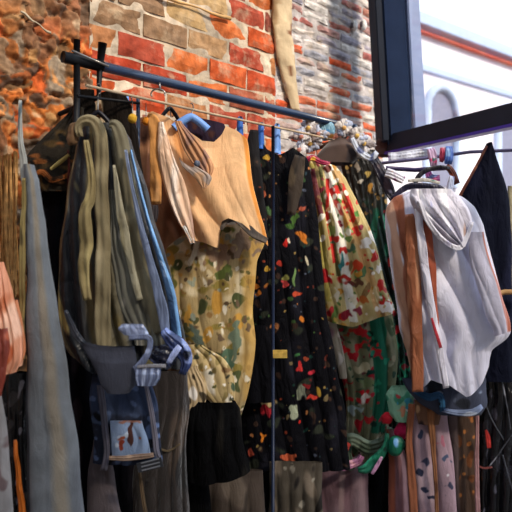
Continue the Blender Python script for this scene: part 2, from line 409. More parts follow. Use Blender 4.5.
# the street beyond: a pale facade with a red-lined cornice
plaster = mat('pale_plaster', .9, 'ece6ee', bump=.2, bscale=4, vary=.05, vscale=.6)
plaster2 = mat('pale_band', .9, 'bccbe6', bump=.1, vary=.05)
redm = mat('red_moulding', .7, 'cf5b48', bump=.1, vary=.1)
bluem = mat('blue_window', .3, '85859c', bump=0, vary=.1)
BD = np.array([.795, .607, 0]); BN = np.array([.607, -.795, 0]); B0 = at(415, 18, 12.0)
def bp(t, z, out=0): return np.array([B0[0]+BD[0]*t+BN[0]*out, B0[1]+BD[1]*t+BN[1]*out, z])
fac = root('building', bp(3, 0, 0))
box('facade', bp(3, 3.05, -2), (7.5, 2, 3.05), plaster, fac, ax=BD, ay=BN, bev=.01)
box('parapet', bp(3, B0[2]-.02, -.8), (7.6, .95, .12), plaster2, fac, ax=BD, ay=BN, bev=.1)
box('cornice', bp(3, B0[2]-.27, -.5), (7.6, .62, .015), redm, fac, ax=BD, ay=BN, bev=.1)
box('frieze', bp(3, B0[2]-.95, -.5), (7.6, .56, .07), plaster2, fac, ax=BD, ay=BN, bev=.1)
def arch(t, zb, wd, ht):
    V = []; n = 16
    for o_ in (.03, -.1):
        V += [bp(t-wd, zb, o_), bp(t+wd, zb, o_)]+[bp(t+wd*math.cos(math.pi*k/n), zb+ht+wd*1.1*math.sin(math.pi*k/n), o_) for k in range(n+1)]
    m_ = n+3; Fc = [tuple(range(m_))]+[(k, (k+1) % m_, m_+(k+1) % m_, m_+k) for k in range(m_)]
    wn = link('window', V, Fc, bluem, fac, smooth=False)
    pts = [bp(t-wd, zb, .05), bp(t-wd, zb+ht, .05)]+[bp(t-wd*math.cos(math.pi*k/10), zb+ht+wd*1.1*math.sin(math.pi*k/10), .05) for k in range(11)]+[bp(t+wd, zb+ht, .05), bp(t+wd, zb, .05)]
    tube('window_surround', pts, .09, plaster2, wn)
for k in range(3): arch(.82+2.6*k, 3.0, .5, 1.5)
tag(fac, 'pale sunlit building across the street with a red-lined cornice and arched windows', 'building')
# unseen block added behind the camera, its height set to shade the lower part of the stall
ob = box('wall_sun_block', (6, -7.3, 5.9), (22, 1, 5.9), mat('sun_block', .9, '8c7a6c', vary=.15, vscale=1), bev=.01); struct(ob)

# ---------------------------------------------------------------- the clothes rail on the wall
rack = root('clothes_rail', rail(.05))
tube('pipe', [rail(.13), rail(.5), rail(RL*.6), rail(RL)], .0195, PIPE, rack, 24)
tube('pipe_collar', [rail(-.02), rail(.05), rail(.14)], .0215, IRON, rack, 20)
tube('end_stop', [rail(RL-.015), rail(RL+.02)], .027, PIPE, rack, 20)
tube('end_bracket', [rail(RL-.03, R0[2]-.01), rail(RL-.03, R0[2]-.07, -.05), rail(RL-.03, R0[2]-.09, WOFF+.02)], .017, mat('rusty_bracket', .7, '4a2e24', vary=.4), rack)
rodz = R0[2]-.092
tube('hanging_rod', [rail(.06, rodz, .02), rail(.7, rodz-.006, .02), rail(1.2, rodz-.003, .02), rail(RL-.03, rodz-.005, .02)], .0055, mat('pale_wood_rod', .6, 'b09a80', vary=.3, vscale=20), rack, 10)
tube('rod_hanger', [rail(RL-.04, R0[2], 0), rail(RL-.035, rodz, .02)], .004, IRON, rack, 8)
zz = R0[2]
tube('bracket_post', [rail(.035, zz+.075, .0), rail(.035, zz-.14, .0), rail(.035, zz-.30, -.01)], .0125, IRON, rack)
tube('bracket_post', [rail(.135, zz+.085, .012), rail(.13, zz, 0), rail(.125, zz-.12, -.0)], [.017, .012, .008], IRON, rack)
tube('bracket_arm', [rail(.035, zz-.27, -.01), rail(.035, zz-.27, WOFF+.02)], .012, IRON, rack)
tube('bracket_arm', [rail(.125, zz-.12, 0), rail(.125, zz-.13, WOFF+.02)], .010, IRON, rack)
tube('bracket_tie', [rail(.0, zz+.02, .03), rail(.15, zz-.005, .03)], .0045, WIRE, rack, 8)
tube('bracket_tie', [rail(.03, zz-.135, .012), rail(.3, zz-.115, .012)], .006, IRON, rack, 8)
tag(rack, 'blue-black metal clothes rail bracketed to the brick wall with a thin rod beneath', 'clothes rail')

# upright pole in the middle of the rack
pole = root('rack_pole', at(273, 470, 2.72))
tube('pole', [at(273, 126, 2.72), at(273, 250, 2.72), at(273, 520, 2.72)], .0075, mat('pole_navy', .3, '1c2740', vary=.2), pole)
box('brass_tag', at(280, 354, 2.68), (.032, .004, .018), mat('brass_tag', .5, 'c2a050', vary=.5, vscale=40), pole, bev=.2)
tag(pole, 'thin navy upright pole with a brass tag in front of the black floral kimono', 'pole')

# ---------------------------------------------------------------- hangers
HB = mat('blue_plastic', .35, '2f62b4', bump=0, vary=.1); HK = mat('black_plastic', .35, '14131c', bump=0, vary=.1); HL = mat('light_blue_plastic', .35, '6f9ade', bump=0, vary=.1)
def hanger(px, Y, pyt, wpx, m, label, ztop, ang=0, thick=.012, drop=.05):
    p = at(px, pyt, Y); r_ = root('clothes_hanger', p)
    wv = wpx/F*Y/2; ca, sa = math.cos(ang), math.sin(ang)
    pts = []
    for k in range(-8, 9):
        u = k/8; pts.append((p[0]+wv*u*ca, p[1]+wv*u*sa, p[2]-drop*abs(u)**1.3))
    V, Fc = tube_geo(pts, thick, 12); V = np.array(V); link('shoulder_bar', V, Fc, m, r_)
    hk = [(p[0], p[1], p[2])]; hz = ztop-p[2]
    hk.append((p[0], p[1], p[2]+max(hz-.03, .005)))
    for k in range(9):
        a = -math.pi/2+math.pi*1.25*k/8
        hk.append((p[0]+.016*math.cos(a)*sa+.004, p[1]+.018*math.cos(a), ztop+.0+.018*math.sin(a)))
    tube('hook', hk, .0026, WIRE, r_, 8)
    tag(r_, label, 'hanger', 'clothes hangers on the rails'); return r_
rz_ = rodz
hanger(191, 2.56, 117, 34, HL, 'light blue plastic hanger inside the neckline of the peach top', rz_, .25, .017)
hanger(126, 2.42, 96, 7, HL, 'light blue hanger seen edge-on just left of the yellow bobble', rz_, 1.3, .011, .10)
hanger(240, 2.84, 119, 6, HB, 'blue hanger seen edge-on above the right shoulder of the peach top', rz_, 1.35, .014, .12)
hanger(261, 2.93, 125, 6, HB, 'blue hanger seen edge-on above the left lapel of the black kimono', rz_, 1.35, .014, .12)
hanger(277, 3.02, 126, 7, HL, 'pale blue hanger tilted right of the thin navy pole', rz_, 1.2, .015, .14)
hanger(170, 2.66, 108, 20, HK, 'black hanger in shade left of the light blue one', rz_, .6, .009)
hanger(98, 2.27, 112, 26, HK, 'black hanger holding the olive jacket', rz_, .2, .009)

# ring hook under the rail
rh = root('rail_hook', at(158, 88, 2.48))
tube('ring', [at(158+7*math.cos(a), 92-5*math.sin(a)+2, 2.47) for a in np.linspace(-.3, math.pi+.5, 14)], .0035, WIRE, rh, 8)
tube('hook_stem', [at(159, 81, 2.47), at(160, 88, 2.47)], .005, WIRE, rh, 8)
tag(rh, 'small open metal hook hanging under the blue-black rail', 'hook')
for px, py, Y, r_, c, lb in ((132.5, 118.5, 2.28, .017, 'c8992c', 'mustard yellow bobble hanging beside the peach top'), (146, 121, 2.50, .017, 'cf8026', 'orange bobble at the left shoulder of the peach top')):
    rr = root('bobble', at(px, py, Y)); blob('ball', at(px, py, Y), (r_, r_, r_*1.1), c, COTTON, rr, seed=4, amp=.05, n=14)
    tube('cord', [at(px, py-4, Y), at(px, py-18, Y)], .0022, WIRE, rr, 6); tag(rr, lb, 'bobble')

# ---------------------------------------------------------------- left end: raffia, coral scarf, grey trousers, black gowns
def garm(o, label, cat='garment', group=None): return tag(o, label, cat, group)
p = P('a9764a').n('6a4a34', 1.2, 40, .2, .3, 5).n('d0a878', 1.1, 60, .9, .3, 6)
V = []; Fc = []; rr = random.Random(9)
for k in range(46):
    x = rr.uniform(-6, 18); y0 = rr.uniform(150, 175); y1 = rr.uniform(250, 330); dx = rr.uniform(-5, 5); Y = 2.16+rr.uniform(-.03, .03)
    a, b = tube_geo([at(x+dx*u*u+1.2*math.sin(u*5+k), y0+(y1-y0)*u, Y) for u in np.linspace(0, 1, 8)], rr.uniform(.002, .005), 5)
    n0 = len(V); V += a; Fc += [tuple(i+n0 for i in f) for f in b]
o = link('raffia_fringe', V, Fc, mat('raffia', .8, 'c09058', vary=.5, vscale=40)); tag(o, 'tan raffia fringe hanging at the left edge above the coral scarf', 'raffia', kind='stuff')

r_ = root('scarf', at(5, 320, 1.95))
cloth('ruffle', 1.95, [(262, -10, 3), (280, -10, 9), (300, -10, 14), (320, -10, 19), (345, -10, 22), (360, -8, 22), (372, -4, 16)], P('e39a78').n('f4c0a4', 5, 14, .3, .5, 3).n('b8582e', 4, 16, .8, .4, 4).n('8a3a24', 3, 9, 1.2, .3, 5), SATIN, r_, .04, 4, .020, seed=4, wr=.006)
cloth('ruffle', 1.99, [(300, 6, 18), (325, 8, 24), (350, 8, 26), (366, 12, 22)], P('d08560').n('eaae90', 4, 9, .3, .5, 8).n('8c3c24', 3, 10, .9, .4, 9), SATIN, r_, .03, 3, .018, seed=5)
cloth('ruffle', 1.90, [(328, -10, 6), (350, -10, 8), (375, -10, 6), (396, -10, 0)], P('7c3426').n('b05a3c', 4, 9, .6, .5, 18), SATIN, r_, .03, 3, .012, seed=7)
garm(r_, 'coral pink ruffled scarf hanging at the far left edge', 'scarf')

g_ = root('trousers', at(45, 300, 2.03))
cloth('trouser_leg', 2.03, [(165, 24, 33), (180, 25, 38), (220, 26, 44), (300, 27, 56), (400, 28, 71), (470, 28, 80), (540, 28, 86)], P('70757c').bandu(0, .14, '343b46').bandu(.55, .78, '8b8377', .12).n('5d6068', 8, 60, .8, .4, 3), COTTON, g_, .045, 2, .012, seed=3)
strip('side_band', 2.0, [(24, 178, 4), (23, 220, 5), (22, 290, 6), (23, 360, 4)], P('8a7a4e').n('5c5034', 3, 9, .6, .3, 2), COTTON, g_, .008)
strip('tie', 2.03, [(20, 100, 3), (21, 140, 5), (24, 168, 8), (27, 200, 6)], P('a3a4a0').n('5e6a70', 2, 8, .5, .3, 6), COTTON, g_, .01)
garm(g_, 'long slate and taupe wide trousers hanging alone before the rubble wall', 'trousers')

garm(cloth('gown', 2.30, [(150, 40, 76), (200, 36, 84), (300, 34, 90), (420, 36, 100), (540, 40, 112)], P('0d0c12').n('2a2024', 5, 18, .9, .4, 4), DARK, None, .04, 4, .012, seed=8), 'black gown hanging between the grey trousers and the olive jacket', 'gown')
garm(cloth('gown', 2.12, [(372, -14, 32), (430, -16, 32), (540, -18, 34)], P('121014').n('3a3638', 3, 7, .7, .3, 4).n('7c7880', 2, 5, 1.25, .2, 9), GLOSS, None, .04, 4, .015, seed=18), 'black crinkled sheer garment below the coral scarf', 'garment')
garm(cloth('skirt', 1.96, [(396, -14, 1), (450, -14, 8), (540, -14, 14)], P('8d8a8c').n('6a5a5c', 4, 5, .8, .3, 4), COTTON, None, .03, 2, .008, seed=21), 'pale grey knitted skirt at the bottom left corner', 'skirt')
garm(strip('sash', 1.99, [(15, 440, 3), (18, 470, 5), (21, 500, 6), (23, 530, 6)], P('c0641e'), SATIN, None, .01), 'narrow orange sash beside the grey skirt at lower left', 'sash')

sh = root('shawl', at(55, 145, 2.24))
cloth('drape', 2.26, [(108, 72, 84), (122, 58, 84), (140, 40, 84), (158, 27, 84), (176, 28, 84), (192, 42, 82)], P('26211a').n('4c3b22', 5, 3.5, .4, .4, 3).n('7a4a26', 7, 2.5, .9, .3, 7).n('10100e', 4, 4, .9, .3, 8), mat('shawl_wool', .95, bump=1, bscale=90), sh, .03, 5, .012, seed=5, wr=.012)
strip('fringe_edge', 2.22, [(31, 176, 4), (42, 172, 6), (52, 180, 6), (66, 176, 5), (76, 168, 4)], P('8a4e24').n('3a2618', 2, 2, .3, .3, 5), COTTON, sh, .012, 3, .006)
garm(sh, 'dark olive-brown woolly shawl slung left of the olive jacket', 'shawl')
st = tube('stick', [at(51, 169, 2.20), at(60, 162, 2.19), at(69, 155, 2.20)], [.006, .008, .007], mat('stick', .7, 'a89458'), n=8); tag(st, 'short pale stick poking across the dark shawl', 'stick')
strip_o = strip('cord', 2.2, [(68, 150, 2), (69, 165, 2.5), (69, 190, 4)], P('4a1c16'), COTTON, None, .006); tag(strip_o, 'dark red cord hanging down over the dark shawl', 'cord')

# black coats on the bracket
garm(cloth('coat', 2.30, [(90, 79, 95), (105, 76, 97), (150, 72, 100), (260, 70, 108)], P('15110f').n('3c2a20', 4, 9, .9, .3, 3), DARK, None, .025, 2, .008, seed=31), 'black coat collar hanging at the rail bracket above the olive jacket', 'coat')
r_ = root('coat', at(115, 110, 2.40))
cloth('coat_body', 2.40, [(92, 96, 124), (105, 97, 131), (130, 97, 138), (220, 96, 150)], P('1a1512').bandu(0, .22, '9c8a70', .06), DARK, r_, .03, 3, .010, seed=33, top=[(0, 3), (.5, 0), (1, 4)])
strip('collar', 2.36, [(98, 98, 5), (99, 112, 7), (103, 128, 8)], P('a89478').n('5a3c26', 2, 5, .5, .3, 5), COTTON, r_, .012)
garm(r_, 'black coat with cream lining hanging just right of the rail bracket', 'coat')
st = strip('strap', 2.43, [(138, 98, 4), (138, 130, 4.5), (137, 170, 4)], P('33435e').n('1c2436', 3, 20, .5, .3, 5), SATIN, None, .006); tag(st, 'slate blue strap hanging left of the peach top', 'strap')

# ---------------------------------------------------------------- olive jacket
J = root('jacket', at(115, 240, 2.16))
cloth('jacket_body', 2.19, [(124, 80, 122), (140, 76, 132), (170, 71, 141), (210, 65, 153), (260, 60, 167), (300, 58, 176), (335, 62, 183), (372, 78, 186)],
      P('3a3b3e').bandu(0, .07, '6e5c44').bandu(.10, .26, '24282f', .03).bandu(.3, .36, '77694a', .03).bandu(.40, .55, '6b6450', .03, 3, .01).bandu(.56, .62, '262a30', .02).bandu(.64, .80, '6f6a58', .04).n('a08c58', 7, 14, 1.0, .3, 12).n('22252c', 5, 30, 1.0, .3, 4), SATIN, J, .045, 6, .014, seed=7, bot=[(0, -20), (.2, 0), (.5, -6), (1, -4)])
KH = lambda s: P('867a5e').n('a39678', 5, 40, .4, .6, s).n('5e5743', 4, 50, 1.0, .3, s+3)
strip('sleeve', 2.12, [(80, 137, 6), (79, 128, 7), (84, 122, 9), (93, 122, 11), (99, 133, 13), (101, 160, 14), (102, 200, 14), (103, 260, 15), (103, 320, 16), (104, 348, 14)], KH(3), COTTON, J, .022, 2, .006, 3)
strip('sleeve', 2.13, [(109, 124, 7), (116, 126, 11), (121, 142, 13), (126, 180, 15), (132, 215, 17), (141, 260, 17), (150, 300, 17), (156, 335, 16)], P('6f6854').n('8c8468', 5, 40, .4, .6, 7).n('4c4a40', 5, 35, 1.0, .3, 9), COTTON, J, .022, 2, .006, 5)
strip('lapel', 2.10, [(86, 140, 5), (89, 160, 6), (91, 180, 8), (90, 200, 10), (86, 212, 12), (86, 240, 14), (84, 270, 12), (88, 300, 8)], P('8a7b56').n('a8986a', 4, 12, .4, .5, 5).n('4e4a3a', 4, 9, 1.0, .3, 15), COTTON, J, .014, 2, .006, 7)
strip('lapel', 2.11, [(114, 165, 3), (118, 195, 7), (124, 230, 9), (131, 265, 8), (140, 300, 6)], P('a39c84').n('827a60', 5, 30, .6, .5, 7), SATIN, J, .010, 1, .003, 8)
cloth('front_panel', 2.14, [(190, 108, 116), (230, 110, 126), (270, 112, 142), (310, 120, 156), (345, 134, 162)], P('68675e').n('9a958a', 4, 8, .9, .3, 5).n('3f4248', 6, 30, .9, .3, 6), COTTON, J, .015, 3, .007, seed=12)
strip('satin_edging', 2.09, [(126, 150, 3), (132, 185, 3.5), (139, 220, 5), (148, 255, 8), (157, 285, 10), (163, 310, 10), (166, 335, 7)], P('6c7894').n('a6b8d8', 5, 30, .5, .5, 5), SATIN, J, .010, 1, .003, 9)
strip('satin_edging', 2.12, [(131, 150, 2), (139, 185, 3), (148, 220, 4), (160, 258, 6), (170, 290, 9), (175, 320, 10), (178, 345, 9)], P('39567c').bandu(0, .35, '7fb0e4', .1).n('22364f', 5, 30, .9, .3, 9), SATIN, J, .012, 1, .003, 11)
blob('knot', at(74.5, 134, 2.13), (.022, .02, .04), '6a5038', COTTON, J, seed=5, amp=.3)
garm(J, 'olive and grey jacket with blue satin edging and long draped sleeves', 'jacket')

# bag and silver buckle belt clipped below the jacket
B_ = root('bag', at(110, 365, 2.04))
cloth('bag_body', 2.04, [(338, 78, 130), (347, 82, 134), (360, 90, 136), (375, 98, 137), (385, 102, 136), (392, 108, 131)], P('3d3f4b').n('2c2e38', 10, 14, .7, .6, 4), COTTON, B_, .03, 1, .004, seed=3, top=[(0, 2), (.15, 5), (.35, 8), (.55, 9), (1, 8)], wr=.002)
strip('shoulder_strap', 2.02, [(66, 310, 4), (70, 322, 6), (76, 334, 7), (84, 344, 6)], P('31343e').n('7f8796', 4, 5, 1.1, .3, 5), SATIN, B_, .012)
garm(B_, 'dark grey cloth shoulder bag hanging below the olive jacket', 'bag')
SB = mat('silvery_blue', .2, '8292b8', bump=.3, bscale=40, vary=.4, vscale=40, coat=.4)
bk = root('buckle_belt', at(142, 350, 2.02))
cloth('buckle_plate', 2.02, [(324, 122, 143), (329, 118, 146), (335, 124, 149)], P('8792b2').n('b8c4e0', 4, 3, .7, .3, 5), GLOSS, bk, .010, 1, .002, dens=2, edge=.3)
strip('buckle_frame', 2.01, [(129, 338, 5), (140, 337, 6), (149, 338, 6), (150, 347, 6), (146, 357, 7), (139, 366, 7), (134, 369, 5)], P('6c7694').n('98a4c4', 4, 3, .7, .3, 6), GLOSS, bk, .012, 1, .002)
strip('buckle_bar', 2.0, [(137, 367, 3), (150, 366, 4), (166, 366, 4)], P('8c8a90').n('c8b8a8', 4, 3, .7, .3, 6), GLOSS, bk, .008, 1, .001)
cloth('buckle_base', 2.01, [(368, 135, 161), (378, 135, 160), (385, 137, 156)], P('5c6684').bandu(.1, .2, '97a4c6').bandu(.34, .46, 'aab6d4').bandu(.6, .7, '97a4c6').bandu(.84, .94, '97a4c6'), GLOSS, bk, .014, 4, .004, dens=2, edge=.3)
garm(bk, 'silvery blue plastic buckle with ribbed base clipped below the jacket sleeve', 'buckle')
bs = root('satin_bundle', at(175, 352, 2.06))
strip('satin_fold', 2.08, [(163, 330, 8), (172, 340, 14), (182, 350, 16), (186, 362, 12), (182, 374, 7)], P('2c3a66').n('8fa0d8', 5, 5, .4, .3, 5).n('10162c', 4, 6, .8, .3, 7), GLOSS, bs, .03, 3, .008, 7)
strip('satin_fold', 2.06, [(150, 350, 12), (158, 356, 20), (166, 356, 20), (172, 366, 10)], P('14182c').n('3c466c', 5, 5, .7, .3, 5), GLOSS, bs, .025, 3, .008, 8)
strip('satin_fold', 2.04, [(168, 364, 5), (174, 354, 7), (180, 346, 6)], P('aebbe8').n('4a568a', 4, 4, .9, .3, 5), GLOSS, bs, .014, 3, .004, 9)
garm(bs, 'shiny navy and blue satin bundle at the end of the jacket edging', 'fabric')

# ---------------------------------------------------------------- lower left: printed blue skirt, taupe trousers, brown velvet
r_ = root('tunic', at(125, 420, 2.22))
cloth('tunic_body', 2.22, [(375, 92, 150), (400, 91, 157), (430, 92, 160), (462, 93, 162)], P('242a3c').n('4a5a7c', 4, 5, .6, .3, 5).n('0e1018', 4, 4, .8, .3, 6).bandv(385, 412, '34405c').n('5a6c94', 3, 4, .9, .3, 22), COTTON, r_, .035, 4, .010, seed=6)
cloth('printed_panel', 2.17, [(421, 110, 142), (440, 111, 148), (456, 112, 151)], P('8aa0c4').n('c2d0e4', 3, 3, .8, .3, 5).spots([(121, 438, 5, 4, 'a05238', 20), (122, 444, 3, 6, '8a3a28', 10), (140, 436, 3, 3, 'a86a58'), (131, 430, 2.2, 20, '4a2c28'), (130, 421, 12, 2, 'a87868')]), COTTON, r_, .012, 2, .004, seed=2, dens=2, edge=.3)
strip('side_piping', 2.17, [(100, 385, 7), (103, 410, 7), (107, 450, 6), (104, 470, 6)], P('51505e'), COTTON, r_, .01)
strip('side_piping', 2.17, [(146, 385, 4), (152, 415, 5), (157, 450, 5), (161, 462, 3)], P('6a6876'), COTTON, r_, .01)
strip('hem_trim', 2.15, [(109, 458, 4), (130, 458, 6), (154, 454, 5)], P('a08878').n('c8a890', 4, 2, .6, .3, 3), COTTON, r_, .008)
garm(r_, 'slate blue lace tunic with a pale blue printed panel below the grey bag', 'tunic')
lt = root('fabric_label', at(150, 464, 2.12))
box('label_patch', at(150, 465, 2.12), (.045, .003, .017), mat('label_grey', .8, '34363c'), lt, ax=(1, 0, .25), az=(-.25, 0, 1))
for k in range(3): box('print_line', at(150+k*.5, 461+k*3.6, 2.115), (.033, .0012, .0022), mat('label_ink', .8, '7a7c84'), lt, ax=(1, 0, .25), az=(-.25, 0, 1))
tag(lt, 'dark grey garment label with lines of faint print below the tunic', 'label')
garm(cloth('trousers', 2.26, [(440, 92, 106), (470, 89, 113), (500, 87, 119), (545, 86, 126)], P('5d5458').n('463e42', 8, 30, .6, .5, 5), COTTON, None, .03, 1, .006, seed=6, wr=.002), 'taupe straight trouser leg below the slate blue tunic', 'trousers')
V_ = root('gown', at(160, 450, 2.36))
cloth('gown_body', 2.36, [(372, 146, 188), (400, 148, 190), (430, 140, 188), (470, 134, 186), (545, 130, 190)], P('2b221f').n('4a3c32', 8, 20, .5, .6, 5).n('141010', 6, 18, .8, .4, 6), mat('velvet', .7, wrk=.6, sheen=.6), V_, .04, 3, .014, seed=16)
strip('waist_seam', 2.31, [(157, 446, 1.5), (168, 451, 2.5), (180, 444, 2)], P('6a5c48'), COTTON, V_, .004)
strip('placket', 2.30, [(139, 470, 3), (142, 490, 4), (147, 520, 4)], P('6c5a46'), COTTON, V_, .006)
garm(V_, 'dark brown velvet gown hanging below the navy satin bundle', 'gown')

# ---------------------------------------------------------------- peach top
brn = cloth('skirt', 2.72, [(118, 140, 166), (150, 138, 172), (200, 140, 190), (250, 146, 205), (330, 160, 205), (380, 168, 205)], P('9a6f50').n('6a4630', 4, 25, .5, .4, 5).n('c4967a', 6, 16, .8, .4, 8).n('4a3024', 5, 14, 1.1, .3, 19), COTTON, None, .03, 4, .012, seed=22)
garm(brn, 'brown gathered skirt hanging behind the left side of the peach top', 'skirt')
C_ = root('blouse', at(205, 175, 2.56))
cloth('blouse_body', 2.58, [(113, 147, 228), (125, 146, 238), (140, 150, 246), (165, 158, 251), (190, 167, 255), (215, 178, 260), (232, 187, 265), (246, 193, 268)],
      P('eebd8c').n('f4cca0', 10, 50, .4, .9, 5).n('d3965e', 7, 60, 1.0, .5, 6).bandu(.93, 1.0, 'd88a3c', .03),
      COTTON, C_, .045, 3, .012, seed=9,
      top=[(0, 1), (.1, -1), (.22, 3), (.30, 6), (.42, 18), (.52, 29), (.62, 30), (.72, 22), (.80, 14), (.9, 18), (1, 26)],
      topb=[(0, 1), (.1, -1), (.22, 3), (.30, 9), (.42, 22), (.55, 30), (.66, 28), (.76, 17), (.9, 18), (1, 26)],
      bot=[(0, -6), (.2, -4), (.36, 2), (.42, -12), (.5, -24), (.58, -27), (.7, -22), (.84, -8), (1, 0)], wr=.0025)
strip('sleeve', 2.50, [(147, 117, 6), (153, 121, 11), (156, 140, 12), (156, 170, 12), (156, 194, 12), (156, 204, 9)], P('cf9254').n('e0a870', 4, 30, .5, .5, 4), COTTON, C_, .018, 1, .004, 12)
cloth('front_drape', 2.49, [(122, 158, 163), (140, 158, 168), (160, 159, 175), (180, 163, 184), (200, 169, 189), (222, 178, 193), (243, 189, 195)], P('dfb89a').n('f2dfd0', 4, 30, .2, .5, 6).n('b08c78', 4, 40, 1.0, .3, 7), SATIN, C_, .012, 2, .010, seed=13, dens=1.2, edge=.6)
strip('drape_tip', 2.48, [(184, 226, 3), (189, 236, 5), (193, 243, 6)], P('e8e4e0').n('7e7470', 4, 6, .6, .3, 6), SATIN, C_, .008)
cloth('neck_drape', 2.49, [(121, 175, 181), (134, 179, 191), (148, 184, 203), (162, 192, 212), (170, 200, 214), (178, 206, 211)], P('c08c66').n('9a7464', 5, 8, .5, .4, 6).n('d8ac84', 4, 9, .9, .4, 7), COTTON, C_, .008, 3, .006, seed=15, dens=1.4, edge=.6)
cloth('neck_drape', 2.475, [(156, 179, 184), (166, 182, 196), (176, 192, 211), (184, 199, 210), (188, 202, 207)], P('a8968c').n('c49a78', 5, 5, .5, .4, 7), COTTON, C_, .006, 2, .004, seed=16, dens=1.4, edge=.6, top=[(0, 0), (.6, 12), (1, 8)])
blob('button', at(197, 163.5, 2.475), (.0135, .008, .0135), '5c6478', SATIN, C_, seed=2, amp=0, n=12)
strip('hem_facing', 2.545, [(221, 230, 3), (226, 221, 6), (235, 219, 7), (245, 226, 8), (255, 235, 8), (267, 241, 6)], P('6a6058').n('4c4644', 5, 5, .4, .4, 8), COTTON, C_, .010, 1, .003, 17)
strip('cuff', 2.49, [(155, 205, 6), (155, 214, 7), (155, 222, 4)], P('3a3438'), COTTON, C_, .008)
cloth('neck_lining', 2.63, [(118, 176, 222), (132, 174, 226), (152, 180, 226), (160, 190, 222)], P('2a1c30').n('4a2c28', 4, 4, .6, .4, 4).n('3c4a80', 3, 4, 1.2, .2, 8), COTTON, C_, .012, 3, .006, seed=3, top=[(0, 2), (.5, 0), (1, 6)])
garm(C_, 'peach sleeveless blouse with a pale front drape and a small grey button', 'blouse')

# camouflage skirt
CAM = P('ab9468').n('cdbd9c', 6, 7, .5, .5, 3).n('8c7a3c', 7, 6, .55, .25, 4).n('4c5230', 4.5, 5, .95, .2, 5).n('c09040', 5, 9, .95, .3, 6).n('54402c', 3.4, 4, 1.15, .2, 7).n('e6dcc6', 3, 5, 1.25, .3, 8)
CAM.ops.append(lambda x, y, u, v: (np.clip((x-241)/5, 0, 1)*.75*(y < 400), H('c49a52')))
CAM.rand(200, (165, 236, 250, 420), ['6a6238', '8e6c40', 'dcd0b8', '4a4a2c', 'a8905c', 'c8b894', '6c5844', '8a9080', 'b88a44'], .9, 3.4, 35)
CAM.spots([(205, 232, 26, 6, '6e7238', 0, .8), (218, 255, 20, 9, '8e7460', 10, .8), (245, 243, 16, 12, '86705e', 30, .8), (172, 285, 5, 20, '5a5a2c', 5, .9), (176, 315, 4, 16, 'c88c34', -10, .6), (222, 272, 4, 12, '55612e', 40, .8), (200, 250, 8, 12, 'cfc4ae', 0, .9), (196, 335, 7, 9, '4e5a50', 0, .8), (214, 355, 8, 6, '46513c', 0, .8), (205, 375, 16, 7, 'dccaa4', -20, .9), (222, 392, 7, 12, 'e0c896', 10, .9), (226, 360, 5, 14, '56705a', 20, .9), (235, 340, 5, 20, '6c7a66', 10, .8), (195, 398, 9, 4, '3c3428', 20, .8), (207, 408, 5, 6, 'c8a048', 0, .8), (196, 385, 6, 5, 'efe6d8', 0, .9)])
sk = root('skirt', at(210, 320, 2.66))
cloth('skirt_body', 2.68, [(226, 174, 264), (240, 169, 266), (262, 165, 258), (300, 163, 254), (340, 166, 254), (370, 176, 252), (400, 182, 246), (424, 184, 240)], CAM, COTTON, sk, .05, 5, .013, seed=14, top=[(0, 22), (.2, 8), (.4, 0), (1, -3)], bot=[(0, -8), (.4, 4), (.6, -10), (1, 6)], dens=1.3)
cloth('frill', 2.59, [(345, 182, 204), (358, 184, 224), (374, 190, 234), (392, 200, 236), (408, 214, 234)], P('c0a878').n('e6dcc8', 4, 5, .5, .4, 5).n('8c7a4c', 3, 4, .6, .3, 6).rand(40, (180, 345, 238, 410), ['5c5a34', 'b08840', '4a4a3c', 'f0e8dc', '8c6c48'], .8, 2.6, 91).n('4a5a44', 3, 5, 1.2, .3, 7), COTTON, sk, .02, 4, .009, seed=5, dens=1.4, wr=.008)
cloth('frill', 2.57, [(366, 182, 198), (384, 183, 206), (400, 184, 206), (418, 188, 200)], P('b8a07c').n('ece4dc', 3, 5, .6, .4, 5).n('403628', 3, 4, .8, .3, 8), COTTON, sk, .018, 4, .014, seed=6, dens=1.4, wr=.008)
garm(sk, 'cream, olive and gold mottled camouflage skirt under the peach blouse', 'skirt')
garm(cloth('skirt', 2.56, [(401, 198, 236), (408, 190, 240), (440, 187, 243), (478, 186, 250)], P('0a0a0c').n('1c1a18', 5, 30, .8, .3, 5), DARK, None, .05, 2, .010, seed=4, bot=[(0, 0), (.3, 4), (.6, 0), (1, -8)]), 'short plain black skirt below the camouflage skirt', 'skirt')
garm(cloth('trousers', 2.64, [(440, 186, 208), (545, 184, 212)], P('08080a'), DARK, None, .03, 1, .006), 'black trouser leg below the short black skirt', 'trousers')
garm(cloth('skirt', 2.75, [(470, 200, 262), (500, 204, 264), (550, 204, 268)], P('4a403a').n('6a5e54', 8, 14, .5, .5, 3).n('1c1816', 5, 20, .9, .4, 7), COTTON, None, .03, 3, .010, seed=44), 'greyish brown skirt hem at the bottom below the short black skirt', 'skirt')
garm(cloth('skirt', 2.86, [(462, 270, 322), (500, 268, 322), (550, 266, 322)], P('4c453c').n('75695c', 4, 10, .7, .5, 3).n('1c1816', 3, 10, .9, .3, 9).n('8e887c', 3, 4, 1.3, .2, 10), COTTON, None, .03, 4, .012, seed=45), 'mottled grey-brown pleated skirt hem at the bottom below the black kimono', 'skirt')

